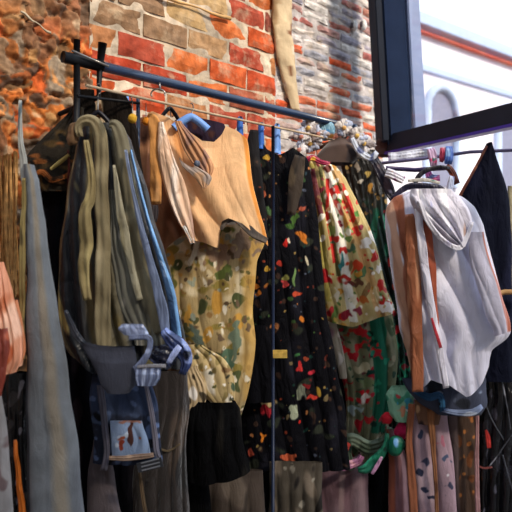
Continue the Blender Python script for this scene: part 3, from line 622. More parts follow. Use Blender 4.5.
# ---------------------------------------------------------------- black floral kimono
RD, OG, GR, CR, GD = 'c02a24', 'c8742c', '4e7038', 'c8bea4', 'b8923a'
KP = P('0a0a10').n('1b1b24', 8, 24, .5, .5, 5)
KP.n('2c3028', 4, 5, 1.0, .3, 31).n('3a2a24', 3, 4, 1.2, .3, 32)
KP.rand(170, (246, 150, 340, 455), ['8a3c28', '3c5630', '6c4a2c', '7a6a4c', '2c3c44', '8c7444', '5c2a24', '4a5060', '1c3a34', 'b87848'], .6, 2.0, 7)
KP.spots([(284, 243, 4, 5, RD), (288, 240, 1.6, 3, 'e8d8c0'), (280.5, 263, 3, 3, 'a03024'), (293, 221, 3, 8, GR, 30), (289, 226, 5, 3, '3c5c2c', 20), (302, 209, 5, 3, 'a85440', -10), (301, 237, 3, 9, OG, -50), (306, 261, 1.2, 7, CR, -20), (285, 283, 5, 3, 'c84848'), (284, 277, 5, 3, '8a8a4c'), (296, 293, 4, 4, 'c04c34'), (294, 277, 1.5, 10, '6c8a54'), (268, 268, 4, 3, GD), (256, 285, 7, 3, OG, 30), (266, 285, 3, 3, 'a86a34'), (259, 293, 3, 2.5, OG), (273, 326, 6, 4, 'a86c44'), (264, 335, 1.6, 7, 'c89a5c', 15), (297, 354, 4, 3, '4e8a54'), (300, 364, 3, 5, 'd83a3a'), (310.6, 371, 3, 4, 'c23040'), (300, 390, 4, 9, '9aa08c'), (309, 395, 7, 3, 'c23c30'), (316, 390, 3, 5, GD), (305, 381, 4, 4, '7a1c20'), (301, 317, 2.5, 2.5, OG), (268, 401, 7, 3, 'c8b080', 20), (266, 408, 6, 4, 'a82834'), (263, 433, 3, 3, 'e0822c'), (288, 453, 6, 4, 'b8583a'), (251, 450, 3, 5, 'a04434'), (256, 186, 3, 3, 'b88a78'), (262, 194, 4, 3, 'c86a4c'), (257, 200, 2, 5, '8a8a54'), (267, 158, 3, 3, GD), (268, 139, 3, 3, 'c8a060'), (270, 212, 3, 4, '4c6a44'), (303, 178, 3, 4, '3a5434'), (256, 159, 3, 2, 'd8d4cc'), (293, 409, 3, 9, 'a0a890', 0), (299, 420, 2, 2, RD)])
K = root('kimono', at(285, 300, 2.92))
cloth('kimono_body', 2.94, [(148, 256, 300), (160, 251, 308), (180, 248, 312), (220, 246, 317), (270, 247, 322), (320, 249, 328), (370, 244, 336), (410, 238, 344), (468, 242, 350)], KP, mat('crepe', .75, wrk=.6, bump=.5, spec=.08), K, .05, 5, .011, seed=19, top=[(0, 0), (.15, -8), (.3, 2), (.5, 8), (.8, 0), (1, 10)], dens=1.5)
strip('lapel', 2.86, [(254, 130, 8), (253, 150, 12), (256, 180, 13), (260, 215, 13), (263, 250, 8)], P('1a191c').rand(9, (248, 140, 266, 235), ['c87a5c', 'b8a888', '6c7a54', '8a4c3c'], 1.0, 2.2, 4).n('34302e', 4, 9, .7, .3, 5), COTTON, K, .012, 1, .004, 4)
strip('shoulder_panel', 2.87, [(300, 156, 11), (296, 175, 14), (294, 195, 12), (291, 215, 8)], P('3e352e').n('5c5040', 4, 10, .5, .4, 5).n('1c1a1a', 4, 12, .8, .3, 6), COTTON, K, .014, 1, .004, 5)
cloth('skirt_flare', 2.86, [(325, 252, 264), (345, 249, 270), (380, 243, 273), (402, 239, 272)], P('0b0b10'), DARK, K, .02, 2, .006, seed=7)
garm(K, 'black kimono printed with small red, orange and green flowers behind the navy pole', 'kimono')

# ---------------------------------------------------------------- bright floral robe and red-dotted dress
RP = P('c0ac74').n('e0d4b4', 6, 18, .6, .4, 5).n('c08a3c', 5, 16, .8, .3, 6).n('5f7a3c', 4, 10, .9, .3, 7)
RP.line([(309, 165), (316, 220), (326, 300)], 10, 'a89a50').line([(312, 170), (318, 205), (320, 215)], 5, '6a3038').line([(320, 168), (323, 200), (333, 245), (338, 275)], 4, '5c5a34')
RP.line([(326, 165), (333, 200), (340, 240), (346, 285), (352, 320)], 9, 'ece8dc').line([(327, 180), (326, 215), (331, 245), (333, 262)], 3, RD)
RP.line([(336, 172), (345, 205), (355, 235), (375, 300), (382, 318)], 9, 'c8a068').line([(341, 185), (349, 205), (353, 222)], 4.5, RD)
RP.n('8a6a40', 3, 6, 1.15, .2, 41).n('f0eadc', 3, 5, 1.1, .2, 42)
RP.rand(120, (306, 165, 395, 320), ['c83a30', '5c7a3c', 'e8e0cc', '8a3040', 'b89a4c', '4a6a50', 'd8a878', '6a3028', 'c02820', '4c7a34', 'c88c34'], .9, 3.6, 5)
RP.spots([(333, 194, 7, 6, RD, 0), (333, 198, 3.4, 4, 'f2ece0', 0), (338, 210, 3, 9, 'd05048', -20), (337, 208, 1.8, 5, 'efd8d0', -20), (355, 188, 4, 9, '4c7a3c', -20), (365, 208, 5, 14, '6a8c50', -20), (352, 178, 3, 8, '6c3848', -15), (358, 200, 3, 10, 'c8b45c', -20), (316, 252, 5, 10, '5f7040', 10), (341, 251, 4, 4, RD), (373, 257, 5, 6, RD), (366, 244, 8, 6, 'f0ece4'), (353, 268, 7, 6, 'c8401c'), (326, 277, 4, 9, 'b82028', -40), (343, 279, 8, 4, RD), (381, 286, 4, 6, RD, -30), (386, 306, 9, 6, 'f4f0ea', 30), (345, 314, 7, 4, '8a1c2c'), (340, 262, 2, 10, '3c8a8c', 0), (362, 300, 5, 4, 'b8642c'), (357, 282, 5, 5, '6a4430'), (374, 294, 3, 12, 'e0d0a0', -20), (320, 300, 5, 6, '4a6a44'), (330, 312, 5, 5, 'b02c30'), (372, 238, 3, 10, 'f2eee6', -20), (378, 270, 4, 4, 'efe8dc'), (352, 300, 6, 5, 'e6dcc0'), (335, 296, 5, 8, 'd8d0bc'), (364, 270, 4, 6, '5a8054'), (349, 232, 4, 5, '8aa060'), (330, 232, 3, 9, '7a8a48')])
RB = root('robe', at(345, 240, 3.1))
cloth('robe_body', 3.12, [(160, 306, 322), (166, 305, 336), (178, 306, 346), (200, 309, 357), (230, 314, 369), (260, 318, 379), (290, 321, 388), (308, 322, 395), (320, 324, 394)], RP, mat('printed_silk', .6, wrk=.6, bump=.15), RB, .05, 5, .016, seed=25, dens=1.7, top=[(0, 0), (.4, 1), (.8, 3), (1, 7)], bot=[(0, 0), (.4, 6), (.7, -3), (1, -8)])
strip('collar', 3.05, [(306, 162, 4), (312, 158, 6), (321, 162, 5), (330, 164, 4)], P('a02048').n('d8a030', 3, 3, .7, .3, 4), SATIN, RB, .014)
garm(RB, 'cream robe splashed with large red flowers and green leaves', 'robe')
DP = P('75785c').n('9a9a80', 5, 9, .4, .5, 5).n('4a5a40', 5, 8, .8, .3, 6).n('b8ac90', 3, 4, 1.2, .3, 7)
DP.rand(90, (322, 305, 396, 465), ['9c2430', '4c6a4c', 'b8b098', '2c4a3c', '6a3a3c', 'a8a890'], .8, 2.6, 15)
DP.spots([(325, 318, 4, 5, 'c23c30'), (330, 330, 5, 5, '4a8c4c'), (338, 346, 4, 5, 'a02030'), (350, 356, 6, 5, 'b82430'), (340, 338, 5, 4, '6c2c34'), (372, 352, 4, 6, 'b02030'), (360, 395, 6, 6, 'c01c28'), (356, 420, 6, 7, 'b01828'), (354, 407, 8, 4, 'a0b4b8'), (372, 372, 5, 7, 'b02030'), (341, 380, 4, 6, '9c2430'), (352, 436, 3, 4, '8a1420'), (366, 335, 5, 4, 'c42c34'), (360, 368, 8, 4, 'c8c0a0'), (348, 330, 5, 4, 'b8381c'), (378, 330, 4, 4, '9c2c34'), (364, 380, 6, 5, '74845c'), (345, 396, 2.5, 6, 'a82c28')])
DP.line([(376, 312), (380, 360), (377, 430)], 15, '1d6a52').rand(14, (330, 325, 372, 420), ['d02a30', 'b01c28', 'e0d8d0', 'c83a34'], 2.5, 4.5, 77).rand(20, (368, 320, 388, 430), ['2a9474', '0e3a30', 'c23040'], 1.5, 3.5, 78)
DR = root('dress', at(362, 390, 3.2))
cloth('dress_body', 3.22, [(300, 322, 390), (330, 326, 396), (360, 336, 398), (400, 346, 394), (430, 346, 388), (470, 340, 386)], DP, COTTON, DR, .045, 5, .014, seed=27, dens=1.5, bot=[(0, -6), (.5, 4), (1, -24)])
strip('skirt_drape', 3.12, [(352, 470, 6), (346, 450, 11), (352, 440, 12), (370, 448, 14), (385, 442, 11), (392, 428, 8)], P('4c5c4c').n('8c9c84', 4, 5, .6, .4, 5).n('22302c', 4, 4, .9, .3, 6), SATIN, DR, .02, 3, .008, 5)
cloth('sleeve', 3.14, [(318, 322, 336), (340, 328, 342), (362, 336, 346), (378, 340, 348)], P('aaa090').n('8a6a78', 4, 6, .4, .4, 5).n('d8d0c8', 3, 5, .9, .3, 6), COTTON, DR, .02, 2, .006, seed=5)
garm(DR, 'grey-green dress dotted with red poppies below the cream robe', 'dress')

EM = P('14302a').n('0c1614', 5, 9, .4, .4, 5).n('1e6a50', 3, 7, .75, .25, 6).n('a02c34', 3, 3.5, 1.3, .15, 7)
EM.ops.append(lambda x, y, u, v: (np.clip((215-y)/20, 0, 1), H('15130f')))
EM.rand(90, (338, 220, 414, 425), ['1e7a5c', '8a2c34', '0a1a18', '2a9a74', 'c23c40', '3c4a48'], .7, 2.4, 25).rand(40, (340, 152, 388, 225), ['8a6c3c', '5a4a3c', '3c3c44', 'a8884c'], .6, 2.0, 26)
EM.spots([(366, 176, 3, 4, 'b89a50'), (367, 190, 4, 6, 'a8782c'), (361, 182, 3, 3, 'b8b0a0'), (373, 204, 3, 4, '3c3428'), (356, 168, 3, 3, '8a7c6c'), (384, 222, 3, 8, '2a8a68'), (388, 262, 3, 3, RD), (392, 285, 3, 3, 'a8382c'), (397, 330, 4, 4, 'd02c34'), (394, 345, 4, 6, '1e8a68'), (402, 372, 4, 14, '2a9a74'), (390, 362, 3, 20, '0f5c44'), (405, 352, 3, 3, 'd84c7c'), (403, 365, 2.5, 3, 'a03844'), (398, 310, 3, 3, '8a3c40')])
E_ = root('dress', at(385, 280, 3.34))
cloth('dress_body', 3.38, [(150, 338, 376), (165, 342, 382), (200, 348, 388), (240, 356, 394), (290, 372, 404), (340, 380, 412), (400, 384, 416), (425, 384, 416)], EM, SATIN, E_, .045, 5, .014, seed=29, dens=1.5)
garm(E_, 'black and gold dress turning emerald green lower down, between robe and white top', 'dress')
c2 = root('cuff', at(400, 410, 3.05))
CU = P('86b89c').n('3c8c70', 3, 4, .5, .3, 5).spots([(397, 395, 3, 3, 'a8383c'), (406, 405, 6, 6, '3c9cb8', 30), (400, 410, 4, 6, 'c88a6c'), (411, 412, 3, 7, 'e8d4d4', -40)])
cloth('cuff_band', 3.05, [(386, 392, 412), (394, 387, 416), (404, 389, 416), (414, 391, 414), (421, 396, 410)], CU, SATIN, c2, .03, 3, .008, seed=3, dens=2)
blob('bobble', at(396, 446, 3.03), (.042, .03, .05), '1c7a5c', SATIN, c2, seed=5, amp=.12, print_=P('14604a').n('70a8e0', 3, 4, 1.0, .2, 3).n('e0e8f0', 4, 5, 1.3, .2, 4))
blob('tassel', at(402, 431, 3.06), (.035, .025, .045), 'b81c50', COTTON, c2, seed=8, amp=.15)
blob('tassel', at(387, 418, 3.06), (.025, .02, .032), 'c42434', COTTON, c2, seed=9, amp=.15)
garm(c2, 'mint green cuff with crimson tassels and a green bobble below the emerald dress', 'cuff')

# hat, white blossoms and trinkets at the rail end
hat = root('hat', at(337, 152, 3.2))
cloth('crown', 3.2, [(138, 332, 344), (146, 324, 354), (155, 316, 362), (164, 312, 352)], P('4a3a34').n('2a2226', 5, 4, .5, .4, 5).n('6a5244', 4, 4, 1.0, .3, 6), mat('felt', .9, sheen=.3), hat, .07, 1, .004, seed=3, wr=.003, top=[(0, 5), (.5, 0), (1, 3)])
strip('band', 3.12, [(352, 138, 4), (358, 150, 6), (370, 158, 7), (377, 152, 5)], P('c8d0e0').n('55608a', 3, 4, .5, .3, 5), SATIN, hat, .012)
garm(hat, 'brown felt hat with a pale blue band under the right end of the rail', 'hat')
rr = random.Random(21); k = 0
for (px, py) in ((301, 137), (310, 144), (299, 150), (318, 134), (308, 128), (344, 128), (364, 144), (357, 136)):
    o = root('silk_flower', at(px, py, 3.18))
    Yf = 3.17+rr.uniform(-.03, .03)
    for q in range(6):
        a = q*math.pi/3+rr.random(); c = at(px+4.0*math.cos(a), py+4.0*math.sin(a), Yf)
        blob('petal', c, (.017+.012*abs(math.cos(a)), .008, .017+.012*abs(math.sin(a))), rr.choice(['d4d0d4', 'a8b0c8', 'c8c0bc', '9c9090']), SATIN, o, seed=q+k, amp=.38, fr=5, n=9)
    blob('flower_centre', at(px, py, Yf-.012), (.012, .01, .012), rr.choice(['c89a5c', 'b87a6c', 'd8b060']), COTTON, o, seed=3, n=8)
    lbs = ['nearest left among the white silk flowers, beside the kimono shoulder', 'white silk flower just above the robe collar', 'lowest white silk flower, touching the brown kimono shoulder', 'white silk flower left of the blue disc', 'highest left white silk flower, on the thin rod', 'white silk flower right beside the rail end', 'rightmost white silk flower, beside the hat band', 'white silk flower above the hat crown']
    tag(o, lbs[k], 'flower', 'white silk flowers at the rail end'); k += 1
ds = root('disc', at(326, 132, 3.24)); blob('disc_face', at(325, 131, 3.24), (.055, .012, .055), '6aa0c0', SATIN, ds, seed=3, amp=.05, print_=P('6f9cb4').spots([(323, 133, 6, 5, '3c86c4'), (333, 138, 5, 4, 'cf8a3c'), (316, 126, 4, 4, 'a8a898')]))
tag(ds, 'round blue and orange disc hanging under the right end of the rail', 'ornament')

# ---------------------------------------------------------------- the open shop window frame
FR = mat('frame_paint', .6, '1a2130', bump=.1, bscale=20, vary=.2); FL = mat('frame_reveal', .35, '8c9cc4', bump=.05, vary=.15, vscale=4)
FM = mat('frame_front', .22, '22304c', bump=.1, bscale=12, vary=.25, vscale=6)
q0 = at(393, 153, 3.62); zb = q0[2]; q1y = (zb-EZ)*F/129; q1 = np.array([(512-256)/F*q1y, q1y, zb])
FD = (q1-q0); FD[2] = 0; FD /= np.linalg.norm(FD); FNn = np.array([-FD[1], FD[0], 0]); FNn = -FNn if FNn[1] > 0 else FNn
W_ = root('window_sash', q0)
zt = 3.9
pc = at(392, 60, 3.62); 
# stile: square post turned with the sash
def fp(t, z, out=0): return np.array([q0[0]+FD[0]*t+FNn[0]*out, q0[1]+FD[1]*t+FNn[1]*out, z])
pX = at(391, 60, 3.6)
box('stile', np.array([at(392.5, 60, 3.6)[0], 3.66, (zb+.03+zt)/2]), (.074, .08, (zt-zb-.03)/2), FM, W_, ax=(1, 0, .055), az=(-.055, 0, 1), bev=.25)
box('stile_edge', np.array([at(377, 60, 3.6)[0], 3.66, (zb+.06+zt)/2]), (.020, .10, (zt-zb-.06)/2), FR, W_, ax=(1, 0, .055), az=(-.055, 0, 1), bev=.3)
box('stile_reveal', np.array([at(409, 60, 3.66)[0], 3.68, (zb+.08+zt)/2]), (.040, .07, (zt-zb-.08)/2), FL, W_, ax=(1, .25, .055), ay=(-.25, 1, 0), az=(-.055, 0, 1), bev=.15)
bl = 1.5
cbar = fp(bl/2-.04, zb+.055, 0)
box('bottom_rail', cbar, (bl/2, .035, .055), FR, W_, ax=FD, ay=FNn, bev=.2)
box('purple_fringe', fp(bl/2-.04, zb-.002, .02), (bl/2, .03, .008), mat('violet_strip', .3, '4a3aa0', vary=.1), W_, ax=FD, ay=FNn, bev=.2)  # violet strip added to imitate the purple light fringe under the bar
gl = bpy.data.materials.new('window_glass'); gl.use_nodes = True; nt = gl.node_tree; nt.nodes.clear()
o_ = nt.nodes.new('ShaderNodeOutputMaterial'); mx = nt.nodes.new('ShaderNodeMixShader'); tr_ = nt.nodes.new('ShaderNodeBsdfTransparent'); gs = nt.nodes.new('ShaderNodeBsdfGlossy'); 
gs.inputs['Roughness'].default_value = .03; tr_.inputs[0].default_value = (.97, .98, 1, 1)
mx.inputs[0].default_value = .05; nt.links.new(tr_.outputs[0], mx.inputs[1]); nt.links.new(gs.outputs[0], mx.inputs[2]); nt.links.new(mx.outputs[0], o_.inputs[0])
box('glass_pane', fp(.12+bl/2, (zb+.12+zt)/2, 0), (bl/2-.04, .003, (zt-zb-.12)/2), gl, W_, ax=FD, ay=FNn, bev=.05)
tag(W_, 'large glossy blue-black framed glass window sash standing open from the wall', 'window')
mb = blob('bracket', at(385, 146, 3.66), (.06, .05, .07), '4a3a3a', mat('bracket_brown', .7, '4a3430', vary=.4), None, 7, .25)
tag(mb, 'rusty brown bracket under the corner of the open window sash', 'bracket')

# ---------------------------------------------------------------- right rail, small scarves and hanger
rl = root('clothes_rail', at(450, 160, 3.08))
tube('pipe', [at(380, 175, 3.86), at(383, 163, 3.25), at(420, 159, 3.15), at(470, 152, 3.08), at(540, 149, 3.0)], .009, mat('mauve_rail', .35, '6c688c', vary=.2), rl)
tube('crossbar', [at(386, 168, 3.2), at(415, 170, 3.15), at(446, 168, 3.1)], .012, mat('purple_rail', .35, '3a3058', vary=.2), rl)
tag(rl, 'mauve metal rail below the open window holding the white hooded top', 'clothes rail')
r_ = root('clothes_hanger', at(425, 185, 2.9))
strip('hook_arm', 2.92, [(415, 184, 4), (419, 176, 5), (427, 170, 5), (440, 167, 4), (450, 168, 3)], P('15131f'), SATIN, r_, .010, 1, 0)
strip('shoulder_bar', 2.90, [(392, 199, 4), (402, 190, 6), (412, 186, 7), (430, 187, 8), (441, 190, 8), (447, 200, 6)], P('231f38'), SATIN, r_, .014, 1, 0)
strip('bar_label', 2.87, [(408, 181, 3), (425, 180, 4), (440, 183, 3)], P('b8b4ac').n('5a7a74', 3, 2, .5, .4, 4), SATIN, r_, .006, 1, 0)
tag(r_, 'dark broad-shouldered hanger with a pale top strip inside the white hooded top', 'hanger')
for (pt, pr, lb, Y) in (
    ([(388, 158, 10), (402, 157, 10), (420, 154, 11), (432, 153, 10)], P('d4d8e8').n('a88ac0', 3, 3, .6, .3, 5).n('f0f0f4', 3, 3, .7, .3, 7), 'white and lilac crumpled scarf lying along the mauve rail', 3.3),
    ([(431, 148, 7), (433, 156, 9), (434, 166, 8)], P('c0a0c0').n('c83c74', 3, 3, .5, .3, 8).n('1e6a5c', 3, 3, .9, .3, 9), 'small pink and green floral scarf on the mauve rail', 3.05),
    ([(442, 148, 5), (442, 156, 6), (441, 162, 4)], P('c84c6a').n('e8a0a8', 3, 3, .6, .3, 8), 'small crimson scarf left of the blue cloth on the mauve rail', 3.04),
    ([(449, 146, 7), (449, 155, 8), (448, 164, 7)], P('4a6cb8').n('8cb0e0', 3, 6, .6, .3, 8), 'small bright blue cloth over the mauve rail', 3.02),
    ([(427, 172, 7), (430, 178, 8), (440, 178, 6)], P('b05aa0').n('e878a8', 3, 3, .6, .3, 8).n('7a8cc8', 3, 3, .8, .3, 9), 'magenta scarf caught under the dark hanger arm', 3.1),
    ([(446, 166, 6), (452, 172, 7), (457, 184, 6)], P('5c2c24').n('a84c30', 3, 3, .6, .3, 8), 'rust brown cloth right of the dark hanger', 3.0),
    ([(452, 176, 5), (450, 186, 6), (449, 196, 4)], P('c8d0e8').n('7c8ac0', 3, 4, .6, .3, 8), 'pale blue satin tag at the right of the white top shoulder', 2.98),
    ([(386, 172, 8), (396, 176, 9), (404, 180, 8)], P('dcdce8').n('88507c', 3, 3, .7, .3, 8).n('c87c50', 3, 3, 1.0, .3, 11), 'white and plum scarf end left of the dark hanger', 3.08),
    ([(374, 160, 9), (380, 170, 12), (388, 186, 12), (394, 200, 8)], P('1c1a2a').n('4c3c44', 3, 4, .6, .3, 8).n('a8a4b8', 3, 3, 1.2, .2, 12), 'dark navy knotted scarf between the hat and the white top', 3.12)):
    tag(strip('scarf', Y, pt, pr, SATIN, None, .02, 3, .006, int(pt[0][0])), lb, 'scarf', 'small scarves around the mauve rail')

# ---------------------------------------------------------------- white hooded top
WT = root('hooded_top', at(445, 280, 2.86))
WP = P('c8c8dc').n('dcdcec', 12, 50, .4, .9, 5)
WP.line([(388, 196), (396, 260), (405, 330), (412, 392)], 9, 'c49a84').line([(396, 196), (404, 260), (412, 330), (416, 392)], 9, '9a5e48').line([(484, 212), (496, 270), (508, 330)], 5, 'a8604c')
cloth('top_body', 2.88, [(190, 408, 446), (197, 394, 463), (207, 387, 475), (225, 386, 484), (260, 390, 492), (300, 395, 502), (328, 400, 509), (338, 404, 506), (350, 408, 492), (388, 414, 488)], WP, mat('poly_satin', .45, wrk=.35, bump=.08, vary=.08), WT, .06, 4, .018, seed=35, top=[(0, 2), (.5, 0), (.8, 2), (1, 4)], bot=[(0, 4), (.25, -10), (.45, -5), (.62, 6), (.75, 1), (1, -24)], wr=.003)
strip('copper_facing', 2.79, [(409, 214, 8), (412, 240, 13), (414, 290, 13), (417, 340, 12), (418, 392, 11)], P('93583c').n('bc8666', 3, 40, .4, .4, 4).n('6c3824', 3, 50, .9, .3, 5), SATIN, WT, .016, 1, .004, 5)
strip('front_edge', 2.77, [(417, 196, 7), (419, 220, 8), (424, 260, 8), (430, 300, 8), (438, 340, 7), (446, 388, 6)], P('cfccdc').n('e6e4f0', 3, 40, .4, .4, 4), SATIN, WT, .014, 1, .003, 6)
strip('copper_facing', 2.79, [(422, 205, 5), (428, 235, 8), (431, 270, 9), (434, 300, 6), (440, 345, 3)], P('9a4c34').n('d0845c', 3, 40, .6, .4, 4), SATIN, WT, .012, 1, .004, 9)
strip('red_piping', 2.755, [(432, 318, 2), (437, 336, 3), (441, 348, 3)], P('c03844'), SATIN, WT, .006)
HD = cloth('hood', 2.77, [(189, 411, 452), (198, 410, 461), (210, 415, 469), (224, 428, 472), (236, 442, 469), (247, 457, 464)], P('c4c0d0').n('ecebf4', 5, 12, .3, .5, 4).n('b0948c', 3, 14, .9, .3, 7).n('8c90c8', 3, 9, 1.1, .3, 8).line([(418, 190), (428, 222), (448, 246)], 5, 'f0eff6'), SATIN, WT, .03, 4, .014, seed=9, dens=1.4, edge=.5)
strip('hood_edge', 2.735, [(419, 200, 4), (427, 220, 5), (441, 238, 5), (458, 248, 5), (466, 238, 4), (472, 222, 3)], P('d8d6e2').n('a8a4c0', 4, 8, .6, .5, 4), SATIN, HD, .010, 1, .003, 8)
cloth('hood_lining', 2.82, [(190, 424, 450), (200, 424, 460), (215, 428, 466), (230, 437, 466), (240, 446, 462)], P('a89ca0').n('d8ccc8', 3, 12, .5, .4, 5).n('b07c64', 3, 14, .7, .3, 6).n('8c90c8', 3, 9, .9, .3, 7), SATIN, WT, .02, 4, .012, seed=4)
cloth('sleeve', 2.78, [(232, 468, 484), (260, 471, 491), (290, 478, 500), (315, 486, 507), (331, 494, 507)], P('b4b2c6').n('c4c4d8', 8, 40, .4, .9, 6).bandu(.82, 1, 'b07468', .06), mat('poly_satin'), WT, .02, 2, .006, seed=14, wr=.002, bot=[(0, 5), (1, 0)])
garm(WT, 'pearly white hooded top with copper front facings on the mauve rail', 'top')

BK = root('cloak', at(488, 220, 3.05))
cloth('cloak_body', 3.06, [(143, 487, 491), (150, 483, 494), (165, 477, 499), (185, 466, 505), (205, 456, 509), (240, 455, 511), (300, 470, 512), (380, 476, 516)], P('0e1120').n('191c30', 8, 30, .5, .6, 5), DARK, BK, .05, 2, .010, seed=37, edge=.4, wr=.002)
strip('edging', 3.0, [(487, 146, 2), (477, 165, 2.5), (464, 188, 3), (455, 206, 3)], P('8c4c34').n('c87c54', 3, 5, .7, .3, 4), SATIN, BK, .008)
garm(BK, 'pointed black cloak with copper left edge at the right of the white top', 'cloak')
garm(cloth('curtain', 3.25, [(186, 507, 525), (290, 503, 528)], P('a8a084').n('c4bc9c', 3, 30, .5, .4, 5), COTTON, None, .02, 2, .008, seed=41), 'beige cloth hanging at the right edge behind the cloak', 'cloth')
rd = tube('wooden_rod', [at(496, 294, 2.98), at(505, 292, 2.97), at(530, 292, 2.96)], .013, mat('rod_wood', .6, 'b08a5c')); tag(rd, 'short wooden rod end sticking out at the right edge under the cloak', 'rod')

# ---------------------------------------------------------------- bottom right trousers and wrapped garments
wa = root('jeans', at(450, 395, 3.0))
cloth('waistband', 2.98, [(378, 402, 486), (392, 410, 487), (404, 422, 488), (414, 438, 482)], P('3c4256').n('20242e', 6, 5, .5, .4, 5).n('7c8aa4', 4, 3, 1.1, .3, 6), COTTON, wa, .04, 3, .010, seed=3)
strip('folded_hem', 2.93, [(442, 410, 4), (458, 413, 6), (472, 412, 7), (482, 406, 5)], P('7c8cb0').n('b4c0d8', 4, 2, .6, .4, 5), COTTON, wa, .014)
strip('folded_hem', 2.93, [(415, 391, 5), (428, 397, 8), (440, 396, 7), (443, 412, 6)], P('264a70').n('4a86b0', 3, 4, .6, .3, 5).n('101828', 3, 3, .9, .3, 6), COTTON, wa, .014)
garm(wa, 'slate blue folded waistband hanging under the white hooded top', 'jeans')
PK = P('a38a98').n('b8a0ac', 6, 20, .4, .6, 5).spots([(420, 432, 4, 5, '38405c', 0, .8), (424, 460, 4, 4, '3a3c54', 20, .9), (419, 470, 3, 5, '2c3048', 0, .9), (422, 488, 3.5, 3, '2c3048', 0, .9), (440, 440, 4, 6, 'b06c80'), (444, 457, 4, 4, '46506c', 0, .9), (448, 485, 3, 6, '3a3c54', 10, .9), (428, 495, 5, 2, '2c3048', 30, .9), (446, 473, 2, 2, 'e0d8e0')])
tr = root('trousers', at(430, 460, 3.05))
cloth('trouser_leg', 3.04, [(398, 412, 430), (430, 412, 430), (470, 414, 434), (545, 418, 440)], PK, COTTON, tr, .03, 1, .006, seed=5, dens=1.6, edge=.4)
cloth('trouser_leg', 3.02, [(412, 432, 447), (450, 434, 452), (500, 438, 456), (545, 440, 458)], PK, COTTON, tr, .03, 1, .006, seed=6, dens=1.6, edge=.4)
strip('side_stripe', 2.98, [(430, 400, 8), (432, 430, 7), (435, 470, 4), (438, 530, 4)], P('84583c').n('5a3826', 3, 12, .6, .3, 4), COTTON, tr, .01)
strip('side_stripe', 3.0, [(412, 404, 7), (409, 440, 7), (412, 480, 8), (415, 530, 9)], P('8a543c').n('5c3424', 3, 12, .6, .3, 5), COTTON, tr, .01)
cloth('hip_panel', 3.0, [(400, 414, 436), (412, 415, 440), (424, 418, 438)], P('6a4c3c').n('2c2024', 3, 8, .5, .3, 5).n('a88464', 3, 6, .9, .3, 8), COTTON, tr, .02, 2, .006, seed=8)
garm(tr, 'pale pink trousers with scattered navy motifs and brown side stripes', 'trousers')
t2 = root('trousers', at(463, 460, 3.08))
cloth('trouser_leg', 3.1, [(408, 448, 476), (440, 449, 477), (545, 452, 480)], P('4c3a30').n('7a4a2c', 3, 4, .5, .3, 5).n('b0703c', 2.4, 3, 1.1, .2, 6).n('2a201e', 3, 9, .8, .3, 9).bandu(0, .3, '6a5c5c', .05), COTTON, t2, .03, 2, .006, seed=9, dens=1.5)
strip('side_band', 3.02, [(476, 402, 5), (477, 425, 4), (477, 470, 4.5), (478, 530, 5)], P('a47c80').n('c8a4a8', 3, 20, .6, .4, 4), SATIN, t2, .01)
garm(t2, 'brown trousers with orange lace pattern and pink side band', 'trousers')
GM = mat('cling_wrap', .12, '121218', bump=.9, bscale=9, vary=.5, vscale=14, coat=.8)
r_ = root('wrapped_garment', at(500, 430, 3.14))
cloth('wrapped_body', 3.14, [(330, 478, 540), (380, 480, 542), (450, 478, 544), (545, 476, 544)], P('121219').n('2a2a34', 5, 9, .6, .4, 5).n('5c5c6c', 2.5, 9, 1.25, .2, 6), mat('wrapped', .15, wrk=1, bump=1, bscale=16, coat=.7), r_, .05, 5, .02, seed=51, wr=.012)
for pth in ([(484, 400, 2), (492, 420, 2.5), (504, 440, 2)], [(500, 375, 2), (506, 400, 2.5), (510, 430, 2)], [(503, 455, 2), (508, 475, 3), (514, 495, 2)], [(486, 470, 1.5), (500, 452, 2), (514, 432, 2)]):
    strip('crease_highlight', 3.04, [(a_, b_, c_*.7) for a_, b_, c_ in pth], P('3e4049').n('8a8c98', 3, 6, .8, .4, 3), GLOSS, r_, .006, 1, .002)  # pale strips laid on as painted highlights of the creased plastic
garm(r_, 'black garment in crinkled clear plastic at the bottom right', 'garment')
tg = strip('tag', 3.02, [(486, 430, 2), (488, 438, 5), (489, 448, 4)], P('b83430'), SATIN, None, .006); tag(tg, 'small red tag hanging on the plastic wrapped garment', 'tag')
tg = strip('cord', 3.02, [(478, 466, 2), (484, 468, 2), (492, 467, 2)], P('7a3430'), SATIN, None, .005); tag(tg, 'short dark red cord across the plastic wrapped garment', 'cord')

garm(cloth('trousers', 3.16, [(456, 336, 362), (470, 322, 368), (490, 318, 368), (550, 316, 368)], P('6b525c').n('84707a', 8, 30, .4, .6, 5).bandu(.42, .5, '8a7478', .03), COTTON, None, .035, 2, .010, seed=52, top=[(0, 14), (.4, 2), (1, -4)]), 'dusty mauve wide trousers below the grey-green dress', 'trousers')
garm(cloth('trousers', 3.08, [(430, 386, 396), (460, 388, 408), (545, 391, 411)], P('7c5860').bandu(0, .3, '8a4c3c', .05).bandu(.6, .8, 'a08494', .05), COTTON, None, .025, 1, .006, seed=53), 'narrow pink and rust striped trousers under the green bobble', 'trousers')
ss = root('scarf', at(375, 465, 3.04))
strip('scarf_end', 3.04, [(358, 470, 5), (368, 468, 10), (378, 458, 9), (386, 446, 6), (388, 434, 4)], P('1c6a54').n('2c9a78', 3, 4, .5, .4, 5).n('0c2c24', 3, 4, .9, .3, 6), SATIN, ss, .016, 2, .006, 3)
strip('scarf_tail', 3.02, [(372, 474, 3), (377, 466, 4), (382, 457, 3)], P('b88ab0').n('e0c8dc', 3, 3, .7, .3, 4), SATIN, ss, .008)
garm(ss, 'emerald satin scarf with a pink tail below the poppy dress', 'scarf')
s3 = root('scarf', at(320, 455, 3.0))
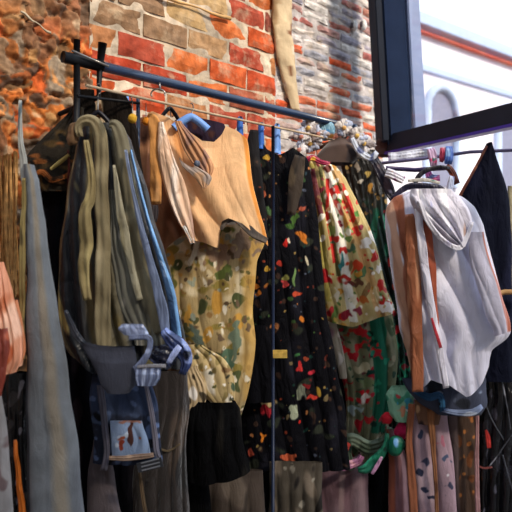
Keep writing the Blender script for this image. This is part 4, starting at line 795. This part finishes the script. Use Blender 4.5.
strip('scarf_fold', 3.0, [(286, 452, 8), (300, 456, 14), (314, 462, 12), (322, 450, 10), (334, 440, 8)], P('2a2622').n('8c6a48', 3, 3, .7, .3, 5).n('a8b0c0', 3, 4, 1.2, .2, 6), SATIN, s3, .02, 3, .010, 3)
blob('rosette', at(341, 448, 2.99), (.042, .03, .03), '8a2c24', COTTON, s3, seed=3, amp=.2)
strip('scarf_fold', 2.98, [(313, 430, 4), (312, 442, 9), (310, 455, 8)], P('6a564a').n('a89070', 3, 3, .7, .3, 5), SATIN, s3, .014, 2, .006, 3)
strip('scarf_tail', 2.98, [(312, 462, 5), (316, 480, 6), (318, 520, 8)], P('7a8090').n('c05058', 2, 4, 1.1, .2, 5), SATIN, s3, .010, 2, .004, 3)
garm(s3, 'dark patterned scarf with a rust rosette draped below the kimono', 'scarf')
pr = strip('scarf', 3.04, [(334, 468, 6), (346, 466, 9), (358, 462, 7), (362, 456, 5)], P('a0688c').n('d8a0b0', 3, 3, .6, .3, 5).n('d04844', 3, 3, 1.1, .2, 6), SATIN, None, .014, 2, .005, 6); garm(pr, 'small pink scarf draped on the dusty mauve trousers', 'scarf')

# dark coats of the back row that close the stall behind everything
lows = [(150, 2.62, 70, 175, 350, 'plain black coat of the back row, behind the velvet gown'), (215, 2.88, 165, 238, 250, 'plain black coat of the back row, behind the camouflage skirt'),
        (300, 3.15, 240, 320, 190, 'plain black coat of the back row, behind the kimono'), (350, 3.46, 330, 420, 330, 'plain black coat of the back row, behind the poppy dress'), (450, 3.42, 405, 520, 300, 'plain black coat of the back row, behind the pink trousers')]
for i, (c, Y, a, b_, y0, lb) in enumerate(lows):
    garm(cloth('coat', Y, [(y0, (a+b_)/2-(b_-a)*.3, (a+b_)/2+(b_-a)*.3), (y0+25, a+4, b_-4), (y0+90, a, b_), (545, a-2, b_+2)], P('0b0a0e').n('1a171b', 8, 30, .5, .5, i), DARK, None, .03, 5, .014, seed=60+i, dens=.6, slope=[.9, .9, .4, .4, 0][i]), lb, 'coat', 'plain black coats of the back row')

for o in list(bpy.data.objects):                                    # parts carry no placement helper property
    if '_org' in o.keys(): del o['_org']
